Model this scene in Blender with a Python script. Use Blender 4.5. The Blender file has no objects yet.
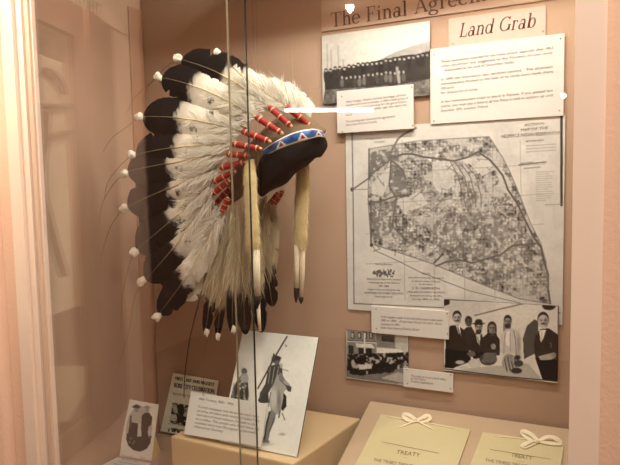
import bpy, bmesh, math, random
import numpy as np
from mathutils import Vector, Matrix

random.seed(7)
RNG = np.random.default_rng(11)
SC = bpy.context.scene
COL = SC.collection
EYE = 1.55                      # eye height above the room floor
CD = 1.26                       # distance from the back wall of the case

# ------------------------------------------------------------------ camera
YAW, PITCH, ROLL, FPX = 0.42468, 0.07704, -0.01982, 570.05
cy, sy = math.cos(YAW), math.sin(YAW)
cp, sp = math.cos(PITCH), math.sin(PITCH)
FW = Vector((-sy*cp, cy*cp, -sp))
R0 = Vector((cy, sy, 0)); U0 = R0.cross(FW)
RT = math.cos(ROLL)*R0 + math.sin(ROLL)*U0
UP = -math.sin(ROLL)*R0 + math.cos(ROLL)*U0
EYEP = Vector((0, -CD, EYE))
cam_d = bpy.data.cameras.new('camera'); cam = bpy.data.objects.new('camera', cam_d)
COL.objects.link(cam)
M = Matrix((RT, UP, -FW)).transposed().to_4x4(); M.translation = EYEP
cam.matrix_world = M
cam_d.sensor_fit = 'HORIZONTAL'; cam_d.sensor_width = 36
cam_d.lens = FPX*36/620; cam_d.clip_start = 0.02
SC.camera = cam

def ray(px, py):
    return FW + RT*((px-310)/FPX) - UP*((py-232.5)/FPX)
def at(px, py, y=0.0):                       # point on the vertical plane at depth y
    d = ray(px, py); return EYEP + d*((y+CD)/d.y)
def onz(px, py, z):                          # point on a level plane
    d = ray(px, py); return EYEP + d*((z-EYE)/d.z)
def onp(px, py, O, N):
    d = ray(px, py); return EYEP + d*((O-EYEP).dot(N)/d.dot(N))
def to_px(P):
    d = P - np.array(EYEP); f = d@np.array(FW)
    return 310+FPX*(d@np.array(RT))/f, 232.5-FPX*(d@np.array(UP))/f

# ------------------------------------------------------------------ materials
def srgb(r, g, b):
    f = lambda c: (c/255/12.92) if c/255 <= .04045 else ((c/255+.055)/1.055)**2.4
    return (f(r), f(g), f(b), 1)
def mat(name, rgb, rough=.6, metal=0, noise=0, nscale=40, bump=0, bscale=200, emit=0, spec=.5, sheen=0):
    m = bpy.data.materials.new(name); m.use_nodes = True
    nt = m.node_tree; b = nt.nodes['Principled BSDF']
    c = srgb(*rgb) if max(rgb) > 1 else (*rgb, 1)
    b.inputs['Base Color'].default_value = c
    b.inputs['Roughness'].default_value = rough; b.inputs['Metallic'].default_value = metal
    b.inputs['Specular IOR Level'].default_value = spec
    b.inputs['Sheen Weight'].default_value = sheen
    if noise or bump:
        tc = nt.nodes.new('ShaderNodeTexCoord')
    if noise:
        n = nt.nodes.new('ShaderNodeTexNoise'); n.inputs['Scale'].default_value = nscale; n.inputs['Detail'].default_value = 5
        nt.links.new(tc.outputs['Object'], n.inputs['Vector'])
        mx = nt.nodes.new('ShaderNodeMix'); mx.data_type = 'RGBA'
        mx.inputs[6].default_value = tuple(x*(1-noise) for x in c[:3])+(1,)
        mx.inputs[7].default_value = tuple(min(1, x*(1+noise)) for x in c[:3])+(1,)
        nt.links.new(n.outputs['Fac'], mx.inputs[0]); nt.links.new(mx.outputs[2], b.inputs['Base Color'])
    if bump:
        n2 = nt.nodes.new('ShaderNodeTexNoise'); n2.inputs['Scale'].default_value = bscale; n2.inputs['Detail'].default_value = 3
        nt.links.new(tc.outputs['Object'], n2.inputs['Vector'])
        bp = nt.nodes.new('ShaderNodeBump'); bp.inputs['Strength'].default_value = bump; bp.inputs['Distance'].default_value = .002
        nt.links.new(n2.outputs['Fac'], bp.inputs['Height']); nt.links.new(bp.outputs['Normal'], b.inputs['Normal'])
    if emit:
        b.inputs['Emission Color'].default_value = c; b.inputs['Emission Strength'].default_value = emit
    return m
def attr_mat(name, rough=.6, sheen=0, spec=.4, bump=0):
    m = bpy.data.materials.new(name); m.use_nodes = True
    nt = m.node_tree; b = nt.nodes['Principled BSDF']
    a = nt.nodes.new('ShaderNodeVertexColor'); a.layer_name = 'Col'
    nt.links.new(a.outputs['Color'], b.inputs['Base Color'])
    b.inputs['Roughness'].default_value = rough; b.inputs['Sheen Weight'].default_value = sheen
    b.inputs['Specular IOR Level'].default_value = spec
    if bump:
        tc = nt.nodes.new('ShaderNodeTexCoord'); n2 = nt.nodes.new('ShaderNodeTexNoise'); n2.inputs['Scale'].default_value = 300
        nt.links.new(tc.outputs['Object'], n2.inputs['Vector'])
        bp = nt.nodes.new('ShaderNodeBump'); bp.inputs['Strength'].default_value = bump; bp.inputs['Distance'].default_value = .002
        nt.links.new(n2.outputs['Fac'], bp.inputs['Height']); nt.links.new(bp.outputs['Normal'], b.inputs['Normal'])
    return m
def glass_mat(name, tint=(1, 1, 1), ior=1.78):
    m = bpy.data.materials.new(name); m.use_nodes = True
    nt = m.node_tree; nt.nodes.clear()
    out = nt.nodes.new('ShaderNodeOutputMaterial'); mx = nt.nodes.new('ShaderNodeMixShader')
    fr = nt.nodes.new('ShaderNodeFresnel'); fr.inputs['IOR'].default_value = ior
    tr = nt.nodes.new('ShaderNodeBsdfTransparent'); tr.inputs['Color'].default_value = (*tint, 1)
    gl = nt.nodes.new('ShaderNodeBsdfGlossy'); gl.inputs['Roughness'].default_value = 0.0
    # the same reflectance from both sides of the pane
    geo = nt.nodes.new('ShaderNodeNewGeometry')
    md = nt.nodes.new('ShaderNodeMix'); md.data_type = 'FLOAT'
    md.inputs[2].default_value = ior; md.inputs[3].default_value = 1/ior
    nt.links.new(geo.outputs['Backfacing'], md.inputs[0])
    nt.links.new(md.outputs[0], fr.inputs['IOR'])
    nt.links.new(fr.outputs[0], mx.inputs[0]); nt.links.new(tr.outputs[0], mx.inputs[1]); nt.links.new(gl.outputs[0], mx.inputs[2])
    nt.links.new(mx.outputs[0], out.inputs['Surface'])
    return m

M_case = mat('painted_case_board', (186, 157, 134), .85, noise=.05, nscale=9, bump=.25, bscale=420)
M_wallp = mat('pink_wall_paint', (226, 190, 164), .8, noise=.04, nscale=6, bump=.4, bscale=160)
M_trim = mat('cream_painted_trim', (240, 216, 196), .45, noise=.03, nscale=14)
M_groove = mat('dark_channel', (140, 98, 72), .6)
M_alu = mat('tan_track', (214, 184, 160), .45)
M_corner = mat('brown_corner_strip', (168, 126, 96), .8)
M_floor = mat('room_carpet', (120, 90, 75), .95, noise=.25, nscale=90)
M_ceil = mat('room_ceiling', (235, 222, 205), .9)
M_plinth = mat('tan_plinth_cloth', (224, 198, 154), .8, noise=.05, nscale=20, bump=.2, bscale=500)
M_slope = mat('grey_tan_board', (196, 172, 142), .8, noise=.05, nscale=20, bump=.2, bscale=500)
M_edge = mat('dark_board_edge', (46, 38, 32), .7)
M_wedge = mat('white_board_edge', (225, 215, 195), .7)
M_print = attr_mat('printed_sheet', .55, spec=.3)
M_ink = mat('black_ink', (52, 40, 36), .7)
M_inkg = mat('grey_ink', (112, 86, 82), .7)
M_inkm = mat('map_ink', (70, 62, 55), .7)
M_inkt = mat('brown_ink', (104, 80, 44), .7)
M_title = mat('title_ink', (92, 58, 48), .6)
M_pin = mat('brass_pin', (150, 130, 95), .35, metal=.8)
M_glass = glass_mat('clear_pane')
M_gedge = mat('green_glass_edge', (28, 34, 24), .25)
M_gedge2 = mat('pale_glass_edge', (150, 140, 110), .25)

# ------------------------------------------------------------------ mesh helpers
def link(name, me, m, parent=None):
    o = bpy.data.objects.new(name, me); COL.objects.link(o)
    for mm in (m if isinstance(m, (list, tuple)) else [m]): me.materials.append(mm)
    if parent: o.parent = parent
    return o
def mesh_from(name, V, F, m, parent=None, smooth=False, mi=None, col=None):
    me = bpy.data.meshes.new(name); me.from_pydata([tuple(v) for v in V], [], [tuple(f) for f in F])
    if smooth: me.polygons.foreach_set('use_smooth', [True]*len(me.polygons))
    o = link(name, me, m, parent)
    if mi is not None: me.polygons.foreach_set('material_index', mi)
    if col is not None: set_col(me, col)
    me.update(); return o
def set_col(me, col):
    a = me.color_attributes.new('Col', 'FLOAT_COLOR', 'POINT')
    c = np.ones((len(me.vertices), 4), np.float32); col = np.asarray(col); c[:len(col), :3] = col
    a.data.foreach_set('color', c.ravel())
def tag(o, label=None, cat=None, group=None, kind=None):
    for k, v in (('label', label), ('category', cat), ('group', group), ('kind', kind)):
        if v: o[k] = v
    return o
def empty(name, loc, label, cat, group=None):
    o = bpy.data.objects.new(name, None); COL.objects.link(o); o.location = loc; o.empty_display_size = .05
    return tag(o, label, cat, group)
def adopt(root):
    """children are modelled in world coordinates: keep them where they are under the root"""
    inv = Matrix.Translation(root.location).inverted()
    for ch in root.children: ch.matrix_parent_inverse = inv
class MB:
    def __init__(s): s.V = []; s.F = []; s.mi = []
    def add(s, V, F, mi=0):
        b = len(s.V); s.V += [Vector(v) for v in V]; s.F += [tuple(b+i for i in f) for f in F]; s.mi += [mi]*len(F); return s
    def box(s, x0, x1, y0, y1, z0, z1, mi=0):
        V = [(x, y, z) for x in (x0, x1) for y in (y0, y1) for z in (z0, z1)]
        return s.add(V, [(0, 1, 3, 2), (4, 6, 7, 5), (0, 4, 5, 1), (2, 3, 7, 6), (0, 2, 6, 4), (1, 5, 7, 3)], mi)
    def hexa(s, A, B, mi=0):            # bottom quad A, top quad B
        n = len(A)
        return s.add(list(A)+list(B), [tuple(range(n))[::-1], tuple(range(n, 2*n))]+[(i, (i+1) % n, n+(i+1) % n, n+i) for i in range(n)], mi)
    def tube(s, pts, rad, n=8, mi=0, flat=None):
        pts = [Vector(p) for p in pts]; m = len(pts)
        if not hasattr(rad, '__len__'): rad = [rad]*m
        V = []
        ref = None
        for i, p in enumerate(pts):
            t = (pts[min(i+1, m-1)]-pts[max(i-1, 0)]).normalized()
            if ref is None:
                ref = t.cross(Vector((0, 1, 0)) if abs(t.y) < .9 else Vector((1, 0, 0))).normalized()
            ref = (ref - t*ref.dot(t)).normalized(); b = t.cross(ref)
            fl = flat if flat else 1
            for k in range(n):
                a = 2*math.pi*k/n; V.append(p + ref*(rad[i]*math.cos(a)) + b*(rad[i]*fl*math.sin(a)))
        F = [(i*n+k, i*n+(k+1) % n, (i+1)*n+(k+1) % n, (i+1)*n+k) for i in range(m-1) for k in range(n)]
        F += [tuple(range(n))[::-1], tuple((m-1)*n+k for k in range(n))]
        return s.add(V, F, mi)
    def build(s, name, m, parent=None, smooth=False):
        o = mesh_from(name, s.V, s.F, m, parent, smooth, s.mi)
        bm = bmesh.new(); bm.from_mesh(o.data); bmesh.ops.recalc_face_normals(bm, faces=bm.faces); bm.to_mesh(o.data); bm.free()
        return o
def bevel(o, w=.003, seg=2):
    bm = bmesh.new(); bm.from_mesh(o.data)
    bmesh.ops.bevel(bm, geom=[e for e in bm.edges], offset=w, segments=seg, affect='EDGES', profile=.6)
    bm.to_mesh(o.data); bm.free(); return o
def struct(o): o['kind'] = 'structure'; return o

# ------------------------------------------------------------------ lettering
_fc = {}
def glyph_mesh(txt):
    if txt in _fc: return _fc[txt]
    cu = bpy.data.curves.new('lettering', 'FONT'); cu.body = txt; cu.size = 1; cu.resolution_u = 3
    ob = bpy.data.objects.new('lettering', cu); COL.objects.link(ob)
    dg = bpy.context.evaluated_depsgraph_get(); ev = ob.evaluated_get(dg); me = ev.to_mesh()
    V = [(v.co.x, v.co.y) for v in me.vertices]; F = [tuple(p.vertices) for p in me.polygons]
    ev.to_mesh_clear(); bpy.data.objects.remove(ob); bpy.data.curves.remove(cu)
    _fc[txt] = (V, F); return V, F

# a hand drawn book face: strokes with thick stems, thin joins and slab serifs (cap height 1, x height .66)
TH, TK = .055, .135
def arc(cx, cyy, rx, ry, a0, a1, n=18):
    return [(cx+rx*math.cos(math.radians(a0+(a1-a0)*i/n)), cyy+ry*math.sin(math.radians(a0+(a1-a0)*i/n))) for i in range(n+1)]
def ring(cx, cyy, rx, ry, a0=0, a1=360):
    P = arc(cx, cyy, rx, ry, a0, a1, 26)
    W = [TH+(TK-TH)*abs(math.cos(math.radians(a0+(a1-a0)*i/26)))**1.5 for i in range(27)]
    return ('s', P, W)
def stem(x, y0, y1): return ('s', [(x, y0), (x, y1)], [TK, TK])
def serif(x, y, w=.32): return ('s', [(x-w/2, y), (x+w/2, y)], [TH, TH])
def flag(x, y): return ('s', [(x-.14, y-.03), (x+.02, y-.03)], [TH, TH])
def bar(x0, x1, y, w=TH): return ('s', [(x0, y), (x1, y)], [w, w])
def nrch(x0, x1, b=.0): return ('s', arc((x0+x1)/2, .42, (x1-x0)/2, .22, 170, 0, 14), [TH+(TK-TH)*i/14 for i in range(15)])
GL = {
 'T': (.86, [stem(.43, 0, 1), bar(.04, .82, .97), serif(.43, .03), ('s', [(.06, .97), (.06, .74)], [.07, .03]), ('s', [(.80, .97), (.80, .74)], [.07, .03])]),
 'F': (.78, [stem(.22, 0, 1), bar(.06, .70, .97), bar(.22, .52, .52), serif(.22, .03), ('s', [(.68, .97), (.68, .72)], [.07, .03]), ('s', [(.52, .40), (.52, .64)], [.05, .05])]),
 'L': (.74, [stem(.22, 0, 1), bar(.06, .68, .03), serif(.22, .97), ('s', [(.66, .03), (.66, .30)], [.07, .03])]),
 'A': (.92, [('s', [(.12, 0), (.44, 1)], [TH, TH]), ('s', [(.44, 1), (.78, 0)], [TK, TK]), bar(.24, .66, .34), serif(.12, .03, .26), serif(.79, .03, .32)]),
 'G': (.94, [ring(.46, .5, .38, .47, 42, 338), stem(.80, .06, .42), serif(.80, .42, .28), ('s', [(.76, .80), (.76, 1.0)], [.04, .08])]),
 'h': (.74, [stem(.18, 0, 1), serif(.18, .03, .3), flag(.18, 1), nrch(.20, .56), stem(.56, 0, .44), serif(.56, .03, .28)]),
 'n': (.74, [stem(.18, 0, .66), serif(.18, .03, .3), flag(.18, .66), nrch(.20, .56), stem(.56, 0, .44), serif(.56, .03, .28)]),
 'm': (1.1, [stem(.18, 0, .66), serif(.18, .03, .3), flag(.18, .66), nrch(.20, .54), stem(.54, 0, .44), serif(.54, .03, .26), nrch(.56, .90), stem(.90, 0, .44), serif(.90, .03, .26)]),
 'i': (.38, [stem(.18, 0, .66), serif(.18, .03, .3), flag(.18, .66), ('s', [(.11, .88), (.25, .88)], [.14, .14])]),
 'l': (.38, [stem(.18, 0, 1), serif(.18, .03, .3), flag(.18, 1)]),
 'e': (.62, [ring(.31, .33, .25, .32, 0, 318), bar(.08, .55, .36)]),
 'a': (.64, [ring(.26, .19, .18, .19), stem(.47, .05, .46), ('s', arc(.30, .46, .17, .19, 0, 150, 12), [TK-(TK-TH)*i/12 for i in range(13)]), bar(.47, .62, .04), ('s', [(.12, .52), (.18, .52)], [.1, .1])]),
 'g': (.66, [ring(.28, .44, .19, .21), ring(.30, -.14, .26, .15), ('s', [(.16, .24), (.12, .12), (.20, .03), (.42, .0)], [TH, TH, .09, .09]), ('s', [(.44, .56), (.60, .64)], [TH, .1])]),
 'r': (.54, [stem(.18, 0, .66), serif(.18, .03, .32), flag(.18, .66), ('s', arc(.36, .42, .18, .21, 170, 60, 10), [TH]*11), ('s', [(.40, .55), (.48, .55)], [.12, .12])]),
 't': (.44, [('s', [(.18, .88), (.18, .14), (.24, .05), (.40, .07)], [.06, TK, TK*.8, TH]), bar(.03, .40, .63)]),
 'd': (.74, [ring(.29, .33, .22, .32), stem(.54, 0, 1), flag(.54, 1), bar(.54, .70, .03)]),
 'b': (.70, [ring(.40, .33, .22, .32), stem(.16, 0, 1), flag(.16, 1)]),
 ' ': (.36, []),
}
def serif_text(txt, slant=0.0, track=.02):
    V, F = [], []; x = 0
    for ch in txt:
        adv, st = GL[ch]
        for _, P, W in st:
            n = len(P); b = len(V)
            for i in range(n):
                p0 = P[max(i-1, 0)]; p1 = P[min(i+1, n-1)]
                dx, dy = p1[0]-p0[0], p1[1]-p0[1]; L = math.hypot(dx, dy) or 1
                nx, ny = -dy/L*W[i]/2, dx/L*W[i]/2
                for s in (1, -1):
                    X, Y = P[i][0]+s*nx, P[i][1]+s*ny
                    V.append((x+X+slant*Y, Y))
            F += [(b+2*i, b+2*i+1, b+2*i+3, b+2*i+2) for i in range(n-1)]
        x += adv+track
    return V, F, x-track

# ------------------------------------------------------------------ printed cards
class Card:
    """a flat sheet at its own place: corners TL TR BR BL in the world; a fine grid carries the printed picture"""
    def __init__(s, TL, TR, BR, BL, thick=.004, step=.0013):
        s.c = [Vector(v) for v in (TL, TR, BR, BL)]; s.th = thick
        s.U = (s.c[1]-s.c[0]).normalized(); n = s.U.cross(s.c[3]-s.c[0]).normalized()
        s.N = n if n.dot(EYEP-s.c[0]) > 0 else -n
        s.V = s.N.cross(s.U); 
        if s.V.dot(s.c[0]-s.c[3]) < 0: s.V = -s.V
        s.step = step; s.extra = []
    def hit(s, px, py): return onp(px, py, s.c[0], s.N)
    def grid(s):
        TL, TR, BR, BL = [np.array(v) for v in s.c]
        s.nx = max(2, int(np.linalg.norm(TR-TL)/s.step)); s.ny = max(2, int(np.linalg.norm(BL-TL)/s.step))
        a = np.linspace(0, 1, s.nx+1)[None, :, None]; b = np.linspace(0, 1, s.ny+1)[:, None, None]
        s.P = (TL*(1-a)+TR*a)*(1-b) + (BL*(1-a)+BR*a)*b
        s.X, s.Y = to_px(s.P)
        s.u = np.broadcast_to(a[..., 0], s.X.shape); s.v = np.broadcast_to(b[..., 0], s.X.shape)
        return s
    def print_line(s, txt, L, R, h, mi=2, dy=0):
        """a line of print from pixel-derived points L to R on the sheet, cap height h"""
        V, F = glyph_mesh(txt)
        if not V: return
        s._lay(V, F, L, R, h, .729, mi)
    def serif_line(s, txt, L, R, h, mi=2, slant=0):
        V, F, w = serif_text(txt, slant); s._lay(V, F, L, R, h, 1.0, mi)
    def _lay(s, V, F, L, R, h, cap, mi):
        A = s.hit(*L); B = s.hit(*R); top = s.hit(L[0], L[1]-h)
        H = abs((top-A).dot(s.V)) / cap
        x0 = min(v[0] for v in V); x1 = max(v[0] for v in V)
        D = B-A; up = (s.V - D.normalized()*s.V.dot(D.normalized())).normalized()
        Q = [A + D*((x-x0)/(x1-x0)) + up*(y*H) + s.N*.0004 for x, y in V]
        s.extra.append((Q, F, mi))
    def pin(s, px, py, mi=4, r=.0016):
        c = s.hit(px, py); Q = [c + s.N*.0009 + s.U*(r*math.cos(k*math.pi/4)) + s.V*(r*math.sin(k*math.pi/4)) for k in range(8)]
        s.extra.append((Q+[c+s.N*.0016], [(k, (k+1) % 8, 8) for k in range(8)], mi))
    def build(s, name, rgb, mats, parent=None):
        """rgb: (ny+1, nx+1, 3) linear"""
        ny, nx = s.ny, s.nx
        V = s.P.reshape(-1, 3); n0 = len(V)
        i = np.arange(ny)[:, None]*(nx+1)+np.arange(nx)[None, :]
        F = np.stack([i, i+nx+1, i+nx+2, i+1], -1).reshape(-1, 4)
        V = [tuple(v) for v in V]; F = [tuple(f) for f in F.tolist()]; mi = [0]*len(F)
        bk = [c - s.N*s.th for c in s.c]; b = len(V)
        ci = [0, nx, ny*(nx+1)+nx, ny*(nx+1)]
        V += [tuple(c) for c in s.c]+[tuple(c) for c in bk]
        F += [(b+4, b+5, b+6, b+7)]+[(b+k, b+4+k, b+4+(k+1) % 4, b+(k+1) % 4) for k in range(4)]; mi += [1]*5
        for Q, f, m_ in s.extra:
            b = len(V); V += [tuple(q) for q in Q]; F += [tuple(b+k for k in ff) for ff in f]; mi += [m_]*len(f)
        return mesh_from(name, V, F, mats, parent, False, mi, np.clip(rgb.reshape(-1, 3), 0, 1))

def sm(e0, e1, x):
    t = np.clip((x-e0)/(e1-e0), 0, 1); return t*t*(3-2*t)
class Pic:
    """paints ink onto a card's grid; positions are those of the print on the sheet"""
    def __init__(s, card, base, tint=(1, .97, .9)):
        s.c = card; s.X, s.Y = card.X, card.Y; s.g = np.full(card.X.shape, float(base)); s.t = tint
    def put(s, mask, val): s.g = s.g*(1-mask)+val*mask
    def ell(s, cx, cyy, rx, ry, val, soft=.6, rot=0):
        a = math.radians(rot); dx, dy = s.X-cx, s.Y-cyy
        u = dx*math.cos(a)+dy*math.sin(a); v = -dx*math.sin(a)+dy*math.cos(a)
        d = (np.sqrt((u/rx)**2+(v/ry)**2)-1)*min(rx, ry); s.put(1-sm(-soft, soft, d), val)
    def line(s, pts, w, val, soft=.35, fade=1):
        d = np.full(s.X.shape, 1e9)
        for (x0, y0), (x1, y1) in zip(pts[:-1], pts[1:]):
            L = (x1-x0)**2+(y1-y0)**2 or 1; t = np.clip(((s.X-x0)*(x1-x0)+(s.Y-y0)*(y1-y0))/L, 0, 1)
            d = np.minimum(d, np.hypot(s.X-x0-t*(x1-x0), s.Y-y0-t*(y1-y0)))
        s.put((1-sm(w/2-soft, w/2+soft, d))*fade, val)
    def inside(s, pts):
        r = np.zeros(s.X.shape, bool); n = len(pts)
        for k in range(n):
            (x0, y0), (x1, y1) = pts[k], pts[(k+1) % n]
            if y0 == y1: continue
            c = (s.Y > min(y0, y1)) & (s.Y <= max(y0, y1)); xi = x0+(s.Y-y0)*(x1-x0)/(y1-y0); r ^= c & (s.X < xi)
        return r
    def poly(s, pts, val, mask=None):
        m = s.inside(pts).astype(float)
        s.put(m if mask is None else m*mask, val)
    def noise(s, scale, seed=0):
        r = np.random.default_rng(seed); h, w = s.g.shape
        def one(sc):
            gh, gw = int((s.Y.max()-s.Y.min())/sc)+3, int((s.X.max()-s.X.min())/sc)+3
            G = r.random((gh, gw)); yy = (s.Y-s.Y.min())/sc; xx = (s.X-s.X.min())/sc
            i, j = yy.astype(int), xx.astype(int); fy, fx = yy-i, xx-j; fy = fy*fy*(3-2*fy); fx = fx*fx*(3-2*fx)
            return (G[i, j]*(1-fx)+G[i, j+1]*fx)*(1-fy)+(G[i+1, j]*(1-fx)+G[i+1, j+1]*fx)*fy
        return (one(scale)*.6+one(scale/2)*.4)
    def rgb(s, contrast=1):
        g = np.clip(s.g, 0, 1); lin = np.where(g <= .04045, g/12.92, ((g+.055)/1.055)**2.4)
        return lin[..., None]*np.array(s.t)

def wallcard(x0, x1, z0, z1, y=-.005, th=.004, step=.0013):
    z0 += EYE; z1 += EYE
    return Card((x0, y, z1), (x1, y, z1), (x1, y, z0), (x0, y, z0), th, step).grid()

# ================================================================== THE CASE
Z = EYE
CX0, CX1, CZ0, CZ1 = -1.06, .075, Z-.687, Z+.50
struct(MB().box(CX0-.02, CX1+.02, 0, .02, CZ0-.02, CZ1+.30).build('wall_back', M_case))
struct(MB().box(CX0-.012, CX0, -.432, -.0005, CZ0, CZ1+.30).build('wall_left', M_case))
struct(MB().box(CX1, CX1+.02, -.43, -.0005, CZ0, CZ1+.30).build('wall_right', M_case))
struct(MB().box(CX0+.001, CX1-.001, -.43, -.0005, CZ0-.02, CZ0).build('trim_1', M_case))                       # case deck
struct(MB().box(-.70, CX1-.001, -.19, -.001, CZ1, CZ1+.02).build('trim_2', M_case))                        # light baffle board
struct(MB().box(CX0+.001, CX1-.001, -.43, -.001, CZ1+.28, CZ1+.30).build('trim_3', M_case))                    # case top
# brown strip in the back corner
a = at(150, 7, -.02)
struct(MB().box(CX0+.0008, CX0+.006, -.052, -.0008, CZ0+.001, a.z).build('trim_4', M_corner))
# frame round the opening: posts with a stepped profile, rails above and below
def post(xs, y_front, z0, z1, name):
    mb = MB()
    for x0, x1, yf, mi in xs: mb.box(x0, x1, yf, -.451, z0, z1, mi)
    return struct(mb.build(name, [M_trim, M_groove, M_alu]))
fz0, fz1 = Z-.80, Z+.62
post([(-1.006, -.974, -.472, 0), (-.974, -.956, -.465, 0), (-.956, -.951, -.459, 1), (-.951, -.9405, -.463, 2), (-.9405, -.935, -.4592, 0)], 0, fz0, fz1, 'trim_5')
post([(.006, .038, -.470, 0), (.038, .0415, -.462, 0)], 0, fz0, fz1, 'trim_6')
struct(MB().box(-.928, .005, -.472, -.428, Z+.50, fz1).build('trim_7', M_trim))
struct(MB().box(-.928, .005, -.472, -.428, fz0, Z-.72).build('trim_8', M_trim))

# room wall round the case
WY0, WY1 = -.44, -.36
RX0, RX1, RY0 = -3.6, 2.3, -5.0
mb = MB()
mb.box(CX1+.021, RX1, WY0, WY1, 0, Z+1.0); mb.box(CX0-.10, CX0-.013, WY0, WY1, 0, Z+1.0)
mb.box(CX0-.013, CX1+.021, WY0, -.4305, fz1-.02, Z+1.0); mb.box(CX0-.013, CX1+.021, WY0, -.4305, 0, fz0+.02)
mb.box(.030, CX1+.021, WY0, -.4305, fz0+.02, fz1-.02); mb.box(CX0-.013, -.98, WY0, -.4325, fz0+.02, fz1-.02)
struct(mb.build('wall_front', M_wallp))
# the adjoining wall runs off at an angle from the corner
KA = .292; ang = math.atan(KA); CORN = Vector((-1.078, -.4405, 0))
DW = Vector((-math.sin(ang), -math.cos(ang), 0)); NW = Vector((math.cos(ang), -math.sin(ang), 0))   # along the wall; facing the room
def W(s, n, z): return CORN + DW*s + NW*n + Vector((0, 0, z))
def wbox(mb, s0, s1, n0, n1, z0, z1, mi=0):
    A = [W(s0, n0, z0), W(s1, n0, z0), W(s1, n1, z0), W(s0, n1, z0)]; B = [v+Vector((0, 0, z1-z0)) for v in A]
    return mb.hexa(A, B, mi)
OS0, OS1, OZ0, OZ1, REC = .06, .338, Z-.60, Z+.40, -.022        # opening of the exhibit in that wall
mb = MB()
wbox(mb, 0, OS0, REC-.02, 0, 0, Z+1.0); wbox(mb, OS1, .775, REC-.02, 0, 0, Z+1.0)
wbox(mb, OS0, OS1, REC-.02, 0, OZ1, Z+1.0); wbox(mb, OS0, OS1, REC-.02, 0, 0, OZ0)
struct(mb.build('wall_partition', M_wallp))
struct(MB().box(RX0, RX1, RY0, WY0+.0, -.02, 0).build('floor', M_floor))
struct(MB().box(RX0, RX1, RY0, WY0+.0, Z+1.0, Z+1.02).build('ceiling', M_ceil))
struct(MB().box(RX0, RX1, RY0-.02, RY0, 0, Z+1.0).build('wall_rear', M_wallp))
struct(MB().box(RX0-.02, RX0, RY0, WY0, 0, Z+1.0).build('wall_far_left', M_wallp))
struct(MB().box(RX1, RX1+.02, RY0, WY0, 0, Z+1.0).build('wall_far_right', M_wallp))
struct(MB().box(RX0, CX0-.101, WY0, WY1, 0, Z+1.0).build('wall_front_left', M_wallp))

# exhibit in the adjoining wall (seen mirrored in the glass)
M_expanel = mat('pale_exhibit_panel', (250, 236, 205), .8, noise=.04, nscale=12)
M_exframe = mat('terracotta_frame', (112, 74, 58), .6)
M_iron = mat('dark_wood', (84, 52, 36), .6, noise=.2, nscale=60)
ex = empty('wall_exhibit', W(.2, -.05, OZ0), 'pink framed wall exhibit with tools seen mirrored in the left glass', 'exhibit')
wbox(MB(), OS0, OS1, REC, REC+.004, OZ0, Z+.335).build('back_panel', M_expanel, ex)
mb = MB()
for k, (d, n) in enumerate(((0, .018), (.05, .026), (.09, .020), (.14, .012))):
    e = (.05, .09, .14, .215)[k]
    wbox(mb, OS1+d, OS1+e, 0.0003, n, OZ0-.06, OZ1+.085); 
wbox(mb, .005, OS1, 0.0003, .02, OZ1, OZ1+.085); wbox(mb, .005, OS1, 0.0003, .02, OZ0-.06, OZ0)
mb.build('frame', M_exframe, ex)
wbox(MB(), OS0, OS1, REC+.005, -.002, OZ0+.0, Z-.30).build('lower_board', M_exframe, ex)
wbox(MB(), .115, .121, .021, .062, Z+.435, Z+.70).build('light_blocker', M_exframe, ex)  # unseen plate added to keep the exhibit's lamp off the case post
tp = wbox(MB(), .02, .68, .0003, .008, Z+.487, Z+.60)
ts = tp.build('title_strip', mat('pale_title_strip', (240, 215, 185), .5), ex)
V, F = glyph_mesh('THE FIRST PEOPLE')
w_ = max(v[0] for v in V); Q = [W(.565-.30*(1-x/w_) if False else .24+.33*(x/w_), .0085, Z+.515+.05*y) for x, y in V]
# the adjoining wall reads left to right towards the corner
Q = [W(.497-.046*x, .0085, Z+.4965+.046*y) for x, y in V]
Q2 = [v+DW*.0016 for v in Q]; n_ = len(Q)
mesh_from('lettering', Q+Q2, F+[tuple(n_+k for k in f) for f in F], M_ink, ts)
adopt(ex); 
for ch in ex.children: 
    pass
def exq(px, py, n):
    """where the sight line, folded by the glass, meets the plane n in front of / behind the adjoining wall"""
    d = ray(px, py); g = EYEP + d*((-.452+CD)/d.y); d = Vector((d.x, -d.y, d.z)); O = W(0, n, 0)
    return g + d*((O-g).dot(NW)/d.dot(NW))
def extube(name, pts, rad, label, cat, n=-.06, mi=M_iron):
    mb = MB()
    P = [exq(x, y, n) for x, y in pts]
    # smooth the run
    S = []
    for i in range(len(P)-1):
        p0, p1, p2, p3 = P[max(i-1, 0)], P[i], P[i+1], P[min(i+2, len(P)-1)]
        for k in range(5):
            t = k/5; S.append(.5*((2*p1)+(p2-p0)*t+(2*p0-5*p1+4*p2-p3)*t*t+(3*p1-p0-3*p2+p3)*t**3))
    S.append(P[-1])
    mb.tube(S, rad, 8)
    return tag(mb.build(name, mi, None, True), label, cat)
extube('iron_hoop', [(36, 92), (39, 76), (47, 71), (57, 75), (64, 85), (67, 95)], .0075, 'dark curved hoop at the top of the mirrored exhibit', 'tool', -.006)
o = extube('hanging_rail', [(38, 107), (62, 106.5), (76, 106)], .007, 'level dark bar with a small knob in the mirrored exhibit', 'rail', -.004)
extube('scythe_handle', [(48, 111), (47, 135), (44, 165), (45, 195), (52, 225), (60, 255), (66, 275)], .011, 'long bent wooden handle hanging down in the mirrored exhibit', 'tool', .010)
extube('iron_hook', [(37, 136), (46, 141), (54, 137), (62, 134), (72, 132), (78, 126)], .007, 'short dark hook crossing the long bent handle', 'tool', -.006)
c0 = exq(51, 365, -.03)
ca = [exq(52, 365, .004), exq(88, 365, .004), exq(87, 393, .010), exq(71, 420, .014), exq(52, 422, .014)]
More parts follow.
